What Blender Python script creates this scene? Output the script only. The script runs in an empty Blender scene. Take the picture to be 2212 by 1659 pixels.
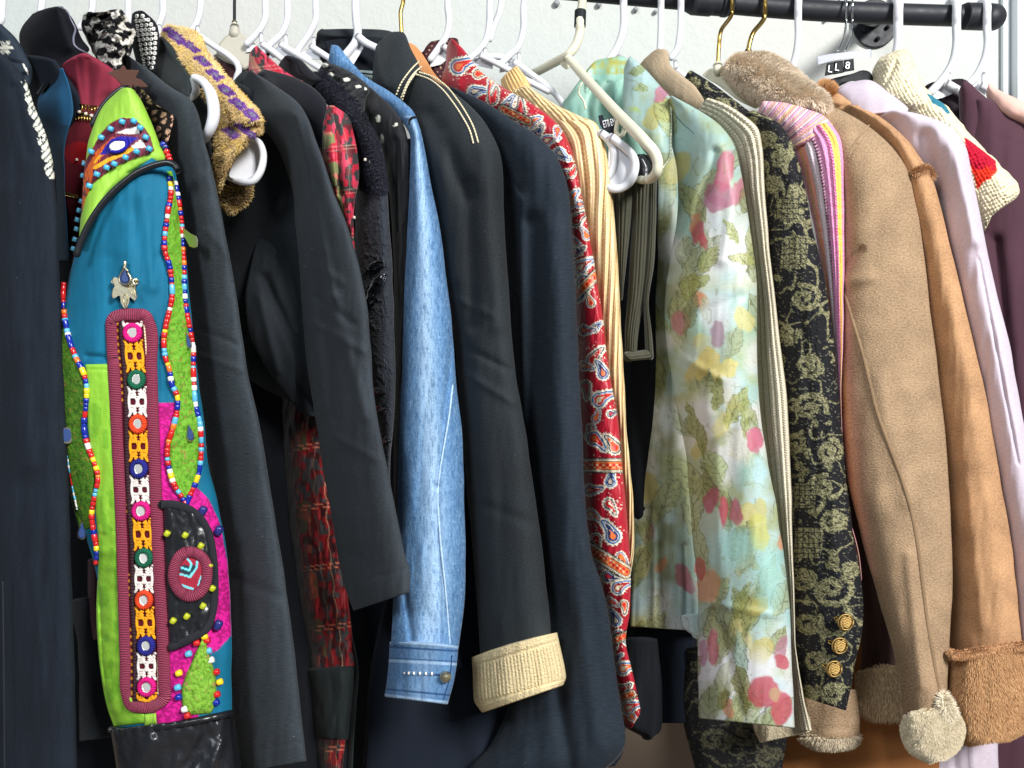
import bpy, math, random
import numpy as np
from mathutils import Vector, Matrix, kdtree

SC = bpy.context.scene
COL = SC.collection
R = math.radians

# ---------------------------------------------------------------- camera, world, lamps, exposure
F = 1916.0                      # focal length in reference units (frame 2212 x 1659)
cam_d = bpy.data.cameras.new('camera'); cam = bpy.data.objects.new('camera', cam_d); COL.objects.link(cam)
cam.rotation_euler = (R(90), 0, 0); cam_d.angle = 2*math.atan(1106/F); cam_d.clip_start = .02; cam_d.clip_end = 50
SC.camera = cam
W = bpy.data.worlds.new('World'); SC.world = W; W.use_nodes = True
W.node_tree.nodes['Background'].inputs[0].default_value = (.78, .88, 1, 1)
W.node_tree.nodes['Background'].inputs[1].default_value = .16
SC.view_settings.view_transform = 'Standard'; SC.view_settings.look = 'None'
SC.view_settings.exposure = .26; SC.view_settings.gamma = 1

def area(name, loc, target, w, h, power, color=(1, 1, 1)):
    d = bpy.data.lights.new(name, 'AREA'); d.shape = 'RECTANGLE'; d.size = w; d.size_y = h; d.energy = power; d.color = color
    o = bpy.data.objects.new(name, d); COL.objects.link(o); o.location = loc
    o.rotation_euler = (Vector(target)-Vector(loc)).to_track_quat('-Z', 'Y').to_euler()
    o['label'] = 'unseen lamp panel lighting the clothes rail'; o['category'] = 'lamp'
    return o
area('unseen_lamp', (1.9, -2.0, 1.75), (.0, 1.0, -.1), .9, .9, 215, (1, .985, .96))  # main ceiling light, out of view at the upper right
area('unseen_lamp', (-1.0, -.9, 1.1), (0, 1.1, 0), .7, .5, 20, (.93, .97, 1))  # weak fill lamp added on the left to soften the shade

# ---------------------------------------------------------------- helpers
def P3(px, py, Y):
    return np.stack([(np.asarray(px, float)-1106)/F*Y, np.asarray(Y, float)+0*np.asarray(px, float), (829.5-np.asarray(py, float))/F*Y], -1)
def q1(*p): return [(x/2, y/2) for x, y in p]
def q2(*p): return [(1106+x/2, y/2) for x, y in p]
def q3(*p): return [(x/2, 830+y/2) for x, y in p]
def q4(*p): return [(1106+x/2, 830+y/2) for x, y in p]
def lin(c):
    c = np.clip(np.asarray(c, float)/255., 0, 1)
    return np.where(c <= .04045, c/12.92, ((c+.055)/1.055)**2.4)
def tag(o, label=None, cat=None, group=None, kind=None):
    if label: o['label'] = label
    if cat: o['category'] = cat
    if group: o['group'] = group
    if kind: o['kind'] = kind
    return o
def thing(name, label, cat, loc, group=None):
    o = bpy.data.objects.new(name, None); o.empty_display_size = .02; COL.objects.link(o); o.location = loc
    return tag(o, label, cat, group)
def garment(name, label, cat, px, py, Y=1.15, group=None):
    return thing(name, label, cat, tuple(P3(px, py, Y)), group)
def attach(o, parent):
    if parent is not None:
        o.parent = parent
        if parent.type == 'EMPTY': o.matrix_parent_inverse = Matrix.Translation(parent.location).inverted()
def mesh_obj(name, verts, faces, mat=None, parent=None, uvs=None, cols=None, smooth=True, fuv=None):
    me = bpy.data.meshes.new(name)
    verts = np.asarray(verts, np.float32)
    if isinstance(faces, np.ndarray):
        nf, k = faces.shape
        me.vertices.add(len(verts)); me.vertices.foreach_set('co', verts.ravel())
        me.loops.add(nf*k); me.loops.foreach_set('vertex_index', faces.ravel().astype(np.int32))
        me.polygons.add(nf); me.polygons.foreach_set('loop_start', np.arange(0, nf*k, k, dtype=np.int32))
        me.update(calc_edges=True)
    else:
        me.from_pydata([tuple(v) for v in verts], [], faces); me.update()
    n = len(me.polygons)
    if smooth: me.polygons.foreach_set('use_smooth', np.ones(n, bool))
    if uvs is not None:
        li = np.zeros(len(me.loops), np.int32); me.loops.foreach_get('vertex_index', li)
        ul = me.uv_layers.new(name='uvm'); ul.data.foreach_set('uv', np.asarray(uvs, np.float32)[li].ravel())
    if cols is not None:
        a = me.color_attributes.new('Col', 'FLOAT_COLOR', 'POINT')
        c = np.ones((len(verts), 4), np.float32); c[:, :3] = cols
        a.data.foreach_set('color', c.ravel())
    if mat: me.materials.append(mat)
    o = bpy.data.objects.new(name, me); COL.objects.link(o); attach(o, parent)
    return o

# value noise
def _h(ix, iy, seed):
    n = (ix*374761393 + iy*668265263 + seed*974634777) & 0xffffffff
    n = ((n ^ (n >> 13))*1274126177) & 0xffffffff
    return ((n ^ (n >> 16)) & 0xffff)/65535.
def vn(x, y, seed=0):
    x = np.asarray(x, float); y = np.asarray(y, float)
    ix = np.floor(x).astype(np.int64); iy = np.floor(y).astype(np.int64)
    fx = x-ix; fy = y-iy; fx = fx*fx*(3-2*fx); fy = fy*fy*(3-2*fy)
    a = _h(ix, iy, seed); b = _h(ix+1, iy, seed); c = _h(ix, iy+1, seed); d = _h(ix+1, iy+1, seed)
    return (a*(1-fx)+b*fx)*(1-fy)+(c*(1-fx)+d*fx)*fy
def fbm(x, y, seed=0, o=3):
    s = 0; a = .5; t = 0
    for k in range(o):
        s = s+a*vn(x*2**k, y*2**k, seed+k*17); t += a; a *= .5
    return s/t
def pip(px, py, poly):
    ins = np.zeros(px.shape, bool); n = len(poly)
    for i in range(n):
        x0, y0 = poly[i]; x1, y1 = poly[(i+1) % n]
        if y0 == y1: continue
        c = ((y0 > py) != (y1 > py)) & (px < (x1-x0)*(py-y0)/(y1-y0)+x0)
        ins ^= c
    return ins
def segd(px, py, x0, y0, x1, y1):
    dx, dy = x1-x0, y1-y0; L = dx*dx+dy*dy+1e-9
    t = np.clip(((px-x0)*dx+(py-y0)*dy)/L, 0, 1)
    return np.hypot(px-x0-t*dx, py-y0-t*dy)
def polyd(px, py, pts):
    d = 1e9
    for a, b in zip(pts[:-1], pts[1:]): d = np.minimum(d, segd(px, py, *a, *b))
    return d
def mix(a, b, m):
    m = np.asarray(m)[..., None]; return a*(1-m)+np.asarray(b, float)*m

def spline(rows, n, lin_=False):
    r = np.asarray(rows, float)
    if len(r) == 2 or lin_:
        t = np.linspace(0, len(r)-1, n); return np.stack([np.interp(t, range(len(r)), r[:, k]) for k in range(r.shape[1])], 1)
    m = min(r.shape[1], 4)
    d = np.linalg.norm(np.diff(r[:, :m], axis=0), axis=1)+1e-6
    T = np.concatenate([[0], np.cumsum(d)])
    sl = np.diff(r, axis=0)/d[:, None]
    M = np.zeros_like(r); M[0] = sl[0]; M[-1] = sl[-1]
    M[1:-1] = (sl[:-1]*d[1:, None]+sl[1:]*d[:-1, None])/(d[1:]+d[:-1])[:, None]
    t = np.linspace(0, T[-1], n); i = np.clip(np.searchsorted(T, t, 'right')-1, 0, len(r)-2)
    h = d[i]; s = ((t-T[i])/h)[:, None]; h = h[:, None]
    return (2*s**3-3*s**2+1)*r[i]+(s**3-2*s**2+s)*h*M[i]+(-2*s**3+3*s**2)*r[i+1]+(s**3-s**2)*h*M[i+1]

class Surf:
    def __init__(s, px, py, Y):
        s.kd = kdtree.KDTree(len(px)); s.Y = Y
        for i, (a, b) in enumerate(zip(px, py)): s.kd.insert((a, b, 0), i)
        s.kd.balance()
    def depth(s, px, py):
        px = np.asarray(px, float); out = np.zeros(px.size); pf = px.ravel(); qf = np.asarray(py, float).ravel()
        for i in range(px.size):
            r = s.kd.find_n((pf[i], qf[i], 0), 4); w = [1/(k[2]+.5) for k in r]
            out[i] = sum(wi*s.Y[k[1]] for wi, k in zip(w, r))/sum(w)
        return out.reshape(px.shape)

def loft(name, rows, mat, parent, Y=.93, sh=.022, d=.018, nu=30, nb=9, step=6, col=None, disp=None, wr=.0028, wx=26, wy=170,
         creases=(), opened=True, seed=None, wob=1.2, surf=False, wobs=45, back=True):
    """closed cloth tube through rows (xl, yl, xr, yr[, depth[, thickness]])"""
    if seed is None: seed = abs(hash_(name+str(rows[0][0])+str(rows[-1][1]))) % 9999
    rr = []; sh = sh*1.7 if sh > .01 else sh
    for r in rows:
        r = list(r)
        if len(r) < 5: r.append(Y)
        if len(r) < 6: r.append(d)
        rr.append(r)
    A = np.asarray(rr, float)
    c = np.stack([(A[:, 0]+A[:, 2])/2, (A[:, 1]+A[:, 3])/2], 1)
    L = np.linalg.norm(np.diff(c, axis=0), axis=1).sum()
    nv = max(4, int(L/step)+1)
    G = spline(A, nv)
    G[:, 5] = np.maximum(G[:, 5], .002)
    cc = np.stack([(G[:, 0]+G[:, 2])/2, (G[:, 1]+G[:, 3])/2], 1)
    tl = np.concatenate([[0], np.cumsum(np.linalg.norm(np.diff(cc, axis=0), axis=1))])
    th = np.linspace(0, 1, nu); uf = .55*th+.45*(1-np.cos(np.pi*th))/2
    thb = np.linspace(1, 0, nb+2)[1:-1]; ub = .5*thb+.5*(1-np.cos(np.pi*thb))/2
    U = np.concatenate([uf, ub]); side = np.concatenate([np.ones(nu), -.6*np.ones(nb)])
    n = nu+nb
    xx = np.abs(2*U-1); prof = .45*np.sqrt(np.clip(1-xx**2, 0, 1))+.55*np.clip(1-xx**2.6, 0, 1)**.8
    u = np.tile(U, (nv, 1)); v = np.tile(np.linspace(0, 1, nv)[:, None], (1, n))
    wl = (vn(tl/wobs, tl*0+3.3, seed)-.5)*2*wob; wr_ = (vn(tl/wobs, tl*0+9.3, seed+5)-.5)*2*wob
    xl, yl, xr, yr, YY, D = [G[:, k][:, None] for k in range(6)]
    nrm = np.hypot(xr-xl, yr-yl)+1e-6; ex, ey = (xr-xl)/nrm, (yr-yl)/nrm
    off = -wl[:, None]*(1-u)**3+wr_[:, None]*u**3
    px = xl+(xr-xl)*u+ex*off; py = yl+(yr-yl)*u+ey*off
    wid = nrm/2050*1.0
    s_ = (u-.5)*wid; t_ = np.tile((tl/2050)[:, None], (1, n))
    bulge = D*prof[None]*side[None]
    dsp = np.zeros_like(px)
    if wr:
        dsp += wr*2*(fbm(px/wx+py/wy*.35, py/wy, seed)-.5)+wr*.35*(vn(px/(wx*.45), py/(wy*.4), seed+3)-.5)
    for cr in creases:
        x0, y0, x1, y1, w, dep = cr
        dsp += dep*np.exp(-(segd(px, py, x0, y0, x1, y1)/w)**2)
    ctx = dict(px=px, py=py, u=u, v=v, s=s_, t=t_, seed=seed)
    if disp is not None: dsp += disp(ctx)
    dsp *= np.minimum(1, prof[None]*2.2)*np.sign(side)[None]
    Yv = YY+sh*(1-2*u)-bulge-dsp
    V = P3(px, py, Yv)
    cols = lin(col(ctx)).reshape(-1, 3) if col is not None else None
    V = V.reshape(-1, 3); uv = np.stack([s_, t_], -1).reshape(-1, 2)
    uv[:, 1] *= -1
    idx = np.arange(nv*n).reshape(nv, n); a = idx[:-1]; b = idx[1:]
    Fq = np.stack([a, b, np.roll(b, -1, 1), np.roll(a, -1, 1)], -1).reshape(-1, 4)
    F_ = [Fq]
    # top cap : shrink ring
    def ring(row, k, upf):
        c0 = V[idx[row]].mean(0); r = c0+(V[idx[row]]-c0)*k; r[:, 2] += upf; return r
    extraV = []; base = nv*n
    r1 = ring(0, .55, .002); r2 = ring(0, .02, .0025)
    extraV += [r1, r2]
    ia = idx[0]; ib = base+np.arange(n); ic = base+n+np.arange(n)
    for x, y in ((ib, ia), (ic, ib)): F_.append(np.stack([x, y, np.roll(y, -1), np.roll(x, -1)], -1))
    b2 = base+2*n
    if opened:
        e1 = ring(-1, .96, -.0012); e2 = ring(-1, .90, .001); e3 = ring(-1, .74, .008); e4 = ring(-1, .02, .010)
        ee = [e1, e2, e3, e4]
    else:
        ee = [ring(-1, .8, -.003), ring(-1, .4, -.0045), ring(-1, .02, -.005)]
    prev = idx[-1]
    for k, e in enumerate(ee):
        extraV.append(e); cur = b2+k*n+np.arange(n)
        F_.append(np.stack([prev, cur, np.roll(cur, -1), np.roll(prev, -1)], -1)); prev = cur
    V = np.concatenate([V]+extraV)
    rep = [uv[idx[0]]]*2+[uv[idx[-1]]]*len(ee); uv = np.concatenate([uv]+rep)
    if cols is not None: cols = np.concatenate([cols]+[cols[idx[0]]]*2+[cols[idx[-1]]]*len(ee))
    o = mesh_obj(name, V, np.concatenate(F_), mat, parent, uv, cols)
    o_ = o
    if surf:
        f = slice(0, nu)
        return o_, Surf(px[:, f].ravel(), py[:, f].ravel(), Yv[:, f].ravel())
    return o_
def hash_(s):
    h = 7
    for ch in s: h = (h*31+ord(ch)) & 0xffffff
    return h

def patch(name, rows, surf, mat, parent, h=.003, nu=20, step=5, col=None, disp=None, edge=.18, wr=.0004, wx=12, wy=12, lift=.0):
    """padded piece lying on a surface, following it"""
    A = np.asarray(rows, float); c = (A[:, :2]+A[:, 2:4])/2
    L = np.linalg.norm(np.diff(c, axis=0), axis=1).sum(); nv = max(4, int(L/step)+1)
    G = spline(A, nv); u = np.tile(np.linspace(0, 1, nu), (nv, 1)); v = np.tile(np.linspace(0, 1, nv)[:, None], (1, nu))
    px = G[:, 0:1]+(G[:, 2:3]-G[:, 0:1])*u; py = G[:, 1:2]+(G[:, 3:4]-G[:, 1:2])*u
    Ys = surf.depth(px, py) if isinstance(surf, Surf) else np.full(px.shape, float(surf))
    e = np.minimum(np.minimum(u, 1-u)/edge, np.minimum(v, 1-v)*nv*step/(nu*step*edge+8)); e = np.clip(e, 0, 1)
    hh = h*np.sqrt(np.clip(1-(1-e)**2, 0, 1))-.0012+lift
    seed = hash_(name)
    hh = hh+wr*2*(fbm(px/wx, py/wy, seed)-.5)*np.clip(e*2, 0, 1)
    tl = np.concatenate([[0], np.cumsum(np.linalg.norm(np.diff((G[:, :2]+G[:, 2:4])/2, axis=0), axis=1))])
    wid = np.hypot(G[:, 2]-G[:, 0], G[:, 3]-G[:, 1])[:, None]
    ctx = dict(px=px, py=py, u=u, v=v, s=(u-.5)*wid/2050, t=np.tile(tl[:, None]/2050, (1, nu)), seed=seed)
    if disp is not None: hh = hh+disp(ctx)
    V = P3(px, py, Ys-hh).reshape(-1, 3); Vb = P3(px, py, Ys+.002).reshape(-1, 3)
    idx = np.arange(nv*nu).reshape(nv, nu)
    q = lambda I: np.stack([I[:-1, :-1], I[1:, :-1], I[1:, 1:], I[:-1, 1:]], -1).reshape(-1, 4)
    N = nv*nu
    Fs = [q(idx), q(idx+N)[:, ::-1]]
    bd = np.concatenate([idx[0, :-1], idx[:-1, -1], idx[-1, :0:-1], idx[:0:-1, 0]])
    Fs.append(np.stack([bd, np.roll(bd, -1), np.roll(bd, -1)+N, bd+N], -1))
    uv = np.stack([ctx['s'], -ctx['t']], -1).reshape(-1, 2)
    cols = None
    if col is not None:
        cc = lin(col(ctx)).reshape(-1, 3); cols = np.concatenate([cc, cc])
    return mesh_obj(name, np.concatenate([V, Vb]), np.concatenate(Fs), mat, parent, np.concatenate([uv, uv]), cols)

def smooth_path(pts, seg=None, closed=False):
    p = np.asarray(pts, float)
    if closed: p = np.concatenate([p, p[:1]])
    L = np.linalg.norm(np.diff(p[:, :2], axis=0), axis=1).sum() if seg is None else 0
    n = seg or max(6, int(L/5))
    return spline(p, n)
def tube(name, pts, r, mat, parent, surf=None, Y=None, flat=1.0, ns=10, seg=None, closed=False, lift=0, col=None, world=False, caps=True):
    """round or flattened cord; pts (x, y[, depth]); r in metres (or a list along it)"""
    if world: Pw = spline(np.asarray(pts, float), seg or 24)
    else:
        p = [list(q)+([Y] if len(q) < 3 and Y is not None else []) for q in pts]
        if surf is not None: p = [q[:2] for q in p]
        S = smooth_path(p, seg, closed)
        if surf is not None: dep = surf.depth(S[:, 0], S[:, 1])-lift
        else: dep = S[:, 2]
        Pw = P3(S[:, 0], S[:, 1], dep)
    n = len(Pw)
    if np.ndim(r): rad = np.interp(np.linspace(0, 1, n), np.linspace(0, 1, len(r)), r)
    else: rad = np.full(n, float(r))
    T = np.gradient(Pw, axis=0); T /= np.linalg.norm(T, axis=1)[:, None]+1e-12
    B = None; fr = []
    ref = np.array([0, -1., 0])
    for i in range(n):
        N = ref-T[i]*ref.dot(T[i])
        if np.linalg.norm(N) < .25:
            b0 = fr[-1][1] if fr else np.array([1., 0, 0])
            b0 = b0-T[i]*b0.dot(T[i]); b0 /= np.linalg.norm(b0)+1e-9; N = np.cross(b0, T[i])
        N = N/np.linalg.norm(N); b = np.cross(T[i], N)
        if fr and b.dot(fr[-1][1]) < -.3: N, b = -N, -b
        fr.append((N, b))
    N = np.array([f[0] for f in fr]); B = np.array([f[1] for f in fr])
    a = np.linspace(0, 2*np.pi, ns, endpoint=False)
    V = Pw[:, None]+rad[:, None, None]*(np.cos(a)[None, :, None]*B[:, None]+flat*np.sin(a)[None, :, None]*N[:, None])
    tl = np.concatenate([[0], np.cumsum(np.linalg.norm(np.diff(Pw, axis=0), axis=1))])
    uv = np.stack(np.broadcast_arrays(a[None]*rad.mean(), tl[:, None]), -1).reshape(-1, 2)
    idx = np.arange(n*ns).reshape(n, ns)
    Fq = [np.stack([idx[:-1], idx[1:], np.roll(idx[1:], -1, 1), np.roll(idx[:-1], -1, 1)], -1).reshape(-1, 4)]
    V = V.reshape(-1, 3)
    if closed and not world:
        Fq.append(np.stack([idx[-1], idx[0], np.roll(idx[0], -1), np.roll(idx[-1], -1)], -1))
    elif caps:
        ex = []; m = n*ns
        for row, sg in ((0, -1), (n-1, 1)):
            cpt = Pw[row]; prev = idx[row]
            for k, (kk, oo) in enumerate(((.75, .55), (.05, .9))):
                ringv = cpt+(V[idx[row]]-cpt)*kk+sg*T[row]*rad[row]*oo
                ex.append(ringv); cur = m+np.arange(ns); m += ns
                Fq.append(np.stack([prev, cur, np.roll(cur, -1), np.roll(prev, -1)], -1)); prev = cur
        V = np.concatenate([V]+ex); uv = np.concatenate([uv]+[uv[:ns]]*4)
    cols = None
    return mesh_obj(name, V, np.concatenate(Fq), mat, parent, uv, cols)

def plate(name, poly, Y, th, mat, parent, surf=None, lift=0, bev=.0008, tilt=(0, 0)):
    """flat sheet of real thickness with a softened edge; poly in reference units"""
    poly = np.asarray(poly, float); n = len(poly); c = poly.mean(0)
    dep = (surf.depth([c[0]], [c[1]])[0]-lift) if surf is not None else Y
    dy = lambda p: dep+tilt[0]*(p[:, 0]-c[0])+tilt[1]*(p[:, 1]-c[1])
    inn = c+(poly-c)*(1-bev*2083/np.maximum(np.linalg.norm(poly-c, axis=1), 1)[:, None])
    V = np.concatenate([P3(inn[:, 0], inn[:, 1], dy(inn)), P3(poly[:, 0], poly[:, 1], dy(poly)+bev),
                        P3(poly[:, 0], poly[:, 1], dy(poly)+th-bev), P3(inn[:, 0], inn[:, 1], dy(inn)+th)])
    fs = [list(range(n)), list(range(4*n-1, 3*n-1, -1))]
    for k in range(3):
        for i in range(n):
            j = (i+1) % n; fs.append([k*n+j, k*n+i, (k+1)*n+i, (k+1)*n+j])
    o = mesh_obj(name, V, fs, mat, parent, smooth=False)
    return o
def closed_curve(pts, n=48):
    p = np.asarray(list(pts)+list(pts[:3]), float); full = spline(p, int(n*len(p)/len(pts))+1)
    d0 = np.linalg.norm(np.diff(p, axis=0), axis=1); T = np.concatenate([[0], np.cumsum(d0)])
    t = np.linspace(0, T[-1], len(full)); a, b = T[1], T[len(pts)+1]
    return full[(t >= a) & (t < b)]

def fur(name, obj, n, ln, mat, parent, cols, seed=1, lean=(0, 0, -1), leanamt=.5, w=.00045, spread=.5, ylim=None, colfn=None, kind='stuff'):
    """many fine tapering blades rooted over a cloth surface"""
    rng = np.random.default_rng(seed); me = obj.data
    co = np.zeros(len(me.vertices)*3, np.float32); me.vertices.foreach_get('co', co); co = co.reshape(-1, 3)
    no = np.zeros(len(me.vertices)*3, np.float32); me.vertices.foreach_get('normal', no); no = no.reshape(-1, 3)
    vi = np.array([p.vertices[:] for p in me.polygons if len(p.vertices) == 4]); cen = co[vi].mean(1); nn = no[vi].mean(1)
    nn /= np.linalg.norm(nn, axis=1)[:, None]+1e-9
    ar = np.linalg.norm(np.cross(co[vi[:, 2]]-co[vi[:, 0]], co[vi[:, 3]]-co[vi[:, 1]]), axis=1)
    ok = (nn[:, 1] < .35)
    if np.mean(nn[ok][:, 1]) > 0: nn = -nn; ok = nn[:, 1] < .35
    if ylim is not None:
        py = 829.5-cen[:, 2]/cen[:, 1]*F; ok &= ylim(1106+cen[:, 0]/cen[:, 1]*F, py)
    idx = np.where(ok)[0]; pr = ar[idx]/ar[idx].sum(); ch = rng.choice(idx, n, p=pr)
    w4 = rng.dirichlet((1, 1, 1, 1), n); pos = (co[vi[ch]]*w4[..., None]).sum(1); nr = nn[ch]
    ld = np.asarray(lean, float)
    big = np.stack([vn(pos[:, 0]*60, pos[:, 2]*60, seed)-.5, vn(pos[:, 0]*60+9, pos[:, 2]*60, seed+2)-.5, vn(pos[:, 0]*60, pos[:, 2]*60+9, seed+4)-.5], 1)
    dr = nr+ld*leanamt+big*1.3*spread+rng.normal(0, 1, (n, 3))*spread*.45
    dr /= np.linalg.norm(dr, axis=1)[:, None]
    l = ln*rng.uniform(.55, 1.15, n)[:, None]
    view = pos/np.linalg.norm(pos, axis=1)[:, None]
    sd = np.cross(dr, view); sd /= np.linalg.norm(sd, axis=1)[:, None]+1e-9
    ww = w*rng.uniform(.6, 1.4, n)[:, None]
    bend = ld*leanamt*l*.35
    V = np.stack([pos-sd*ww-nr*.0006, pos+sd*ww-nr*.0006, pos+dr*l*.55+sd*ww*.7, pos+dr*l*.55-sd*ww*.7, pos+dr*l+bend], 1)
    b = np.arange(n)[:, None]*5
    Fq = np.concatenate([b+[0, 1, 2], b+[0, 2, 3], b+[3, 2, 4]])
    if colfn is not None: c = lin(colfn(1106+pos[:, 0]/pos[:, 1]*F, 829.5-pos[:, 2]/pos[:, 1]*F))
    else:
        cs = np.asarray(cols, float); k = rng.random(n)*(len(cs)-1); k0 = np.floor(k).astype(int); f = (k-k0)[:, None]
        c = lin(cs[k0]*(1-f)+cs[np.minimum(k0+1, len(cs)-1)]*f)
    c = c*rng.uniform(.8, 1.15, n)[:, None]
    c5 = np.repeat(c[:, None], 5, 1); c5[:, :2] *= .8
    o = mesh_obj(name, V.reshape(-1, 3), Fq, mat, parent, None, c5.reshape(-1, 3))
    return tag(o, kind=kind)

# ---------------------------------------------------------------- materials
MATS = {}
def srgb(c): return tuple(lin(c))+(1,)
def mat_base(name, color=(128,)*3, rough=.5, metal=0, spec=.5, **kw):
    m = bpy.data.materials.new(name); m.use_nodes = True; b = m.node_tree.nodes['Principled BSDF']
    b.inputs['Base Color'].default_value = srgb(color); b.inputs['Roughness'].default_value = rough
    b.inputs['Metallic'].default_value = metal; b.inputs['Specular IOR Level'].default_value = spec
    for k, v in kw.items(): b.inputs[k.replace('_', ' ')].default_value = v
    return m, m.node_tree, b
def fabric(name, color=None, rough=.9, mott=.1, ms=22, fine=.16, fs=(900, 900), bump=.35, bd=.0006, sheen=0, spec=.25, wave=None, tint=None, lint=0):
    """woven or knitted stuff: base colour (or painted attribute) with large mottling, fine thread grain and relief"""
    m, nt, b = mat_base(name, color or (128,)*3, rough, spec=spec)
    N = nt.nodes; Lk = nt.links
    if sheen: b.inputs['Sheen Weight'].default_value = sheen; b.inputs['Sheen Roughness'].default_value = .4
    if sheen and tint: b.inputs['Sheen Tint'].default_value = srgb(tint)
    uv = N.new('ShaderNodeUVMap'); uv.uv_map = 'uvm'
    def noise(sc, seedz, detail=3):
        mp = N.new('ShaderNodeMapping'); mp.inputs['Scale'].default_value = (sc[0], sc[1], 1); mp.inputs['Location'].default_value = (seedz*3.1, seedz, seedz)
        Lk.new(uv.outputs[0], mp.inputs[0]); t = N.new('ShaderNodeTexNoise'); t.inputs['Scale'].default_value = 1; t.inputs['Detail'].default_value = detail
        Lk.new(mp.outputs[0], t.inputs[0]); return t.outputs[0]
    def math_(op, a, c):
        n = N.new('ShaderNodeMath'); n.operation = op
        for i, x in enumerate((a, c)):
            if isinstance(x, (int, float)): n.inputs[i].default_value = x
            else: Lk.new(x, n.inputs[i])
        return n.outputs[0]
    sd = hash_(name) % 50
    n1 = noise((ms, ms), sd); n2 = noise(fs, sd+1, 2)
    f = math_('ADD', math_('MULTIPLY', math_('SUBTRACT', n1, .5), mott*2.4), 1.0)
    f = math_('ADD', f, math_('MULTIPLY', math_('SUBTRACT', n2, .5), fine*2.4))
    h = n2
    if wave:
        axis, period, amt, cola = wave
        mp = N.new('ShaderNodeMapping'); mp.inputs['Scale'].default_value = (1/period,)*3; Lk.new(uv.outputs[0], mp.inputs[0])
        w = N.new('ShaderNodeTexWave'); w.wave_type = 'BANDS'; w.bands_direction = axis; w.inputs['Scale'].default_value = .314
        w.inputs['Distortion'].default_value = 1.2; w.inputs['Detail'].default_value = 1; w.inputs['Detail Scale'].default_value = 1.5
        Lk.new(mp.outputs[0], w.inputs[0])
        h = math_('ADD', math_('MULTIPLY', n2, .4), math_('MULTIPLY', w.outputs[1], amt))
        f = math_('ADD', f, math_('MULTIPLY', math_('SUBTRACT', w.outputs[1], .5), cola))
    if lint:
        vo = N.new('ShaderNodeTexVoronoi'); vo.inputs['Scale'].default_value = lint; Lk.new(uv.outputs[0], vo.inputs[0])
        th_ = math_('MULTIPLY', math_('LESS_THAN', vo.outputs['Distance'], .055), math_('GREATER_THAN', noise((40, 40), sd+9, 1), .56))
        f = math_('ADD', f, math_('MULTIPLY', th_, 2.2))
    mx = N.new('ShaderNodeVectorMath'); mx.operation = 'SCALE'
    if color is None:
        at = N.new('ShaderNodeAttribute'); at.attribute_name = 'Col'; Lk.new(at.outputs['Color'], mx.inputs[0])
    else:
        mx.inputs[0].default_value = tuple(lin(color))
    Lk.new(f, mx.inputs['Scale']); Lk.new(mx.outputs[0], b.inputs['Base Color'])
    bp = N.new('ShaderNodeBump'); bp.inputs['Strength'].default_value = bump; bp.inputs['Distance'].default_value = bd
    Lk.new(h, bp.inputs['Height']); Lk.new(bp.outputs[0], b.inputs['Normal'])
    return m
def leather(name, color, rough=.32, scale=260, bump=.5, bd=.0012, spec=.5):
    m, nt, b = mat_base(name, color, rough, spec=spec); N = nt.nodes; Lk = nt.links
    uv = N.new('ShaderNodeUVMap'); uv.uv_map = 'uvm'
    v = N.new('ShaderNodeTexVoronoi'); v.inputs['Scale'].default_value = scale; Lk.new(uv.outputs[0], v.inputs[0])
    n = N.new('ShaderNodeTexNoise'); n.inputs['Scale'].default_value = 55; n.inputs['Detail'].default_value = 4; Lk.new(uv.outputs[0], n.inputs[0])
    a = N.new('ShaderNodeMath'); a.operation = 'MULTIPLY_ADD'; Lk.new(v.outputs[0], a.inputs[0]); a.inputs[1].default_value = .35; Lk.new(n.outputs[0], a.inputs[2])
    bp = N.new('ShaderNodeBump'); bp.inputs['Strength'].default_value = bump; bp.inputs['Distance'].default_value = bd
    Lk.new(a.outputs[0], bp.inputs['Height']); Lk.new(bp.outputs[0], b.inputs['Normal'])
    return m
def plastic(name, color, rough=.3, spec=.5):
    m, nt, b = mat_base(name, color, rough, spec=spec)
    n = nt.nodes.new('ShaderNodeTexNoise'); n.inputs['Scale'].default_value = 90; n.inputs['Detail'].default_value = 3
    tc = nt.nodes.new('ShaderNodeTexCoord'); nt.links.new(tc.outputs['Object'], n.inputs[0])
    mr = nt.nodes.new('ShaderNodeMapRange'); mr.inputs[3].default_value = rough*.75; mr.inputs[4].default_value = rough*1.3
    nt.links.new(n.outputs[0], mr.inputs[0]); nt.links.new(mr.outputs[0], b.inputs['Roughness'])
    return m
def metal(name, color, rough=.3, bumpscale=0):
    m, nt, b = mat_base(name, color, rough, metal=1)
    n = nt.nodes.new('ShaderNodeTexNoise'); n.inputs['Scale'].default_value = bumpscale or 200
    tc = nt.nodes.new('ShaderNodeTexCoord'); nt.links.new(tc.outputs['Object'], n.inputs[0])
    bp = nt.nodes.new('ShaderNodeBump'); bp.inputs['Strength'].default_value = .25; bp.inputs['Distance'].default_value = .0004
    nt.links.new(n.outputs[0], bp.inputs['Height']); nt.links.new(bp.outputs[0], b.inputs['Normal'])
    return m

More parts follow.
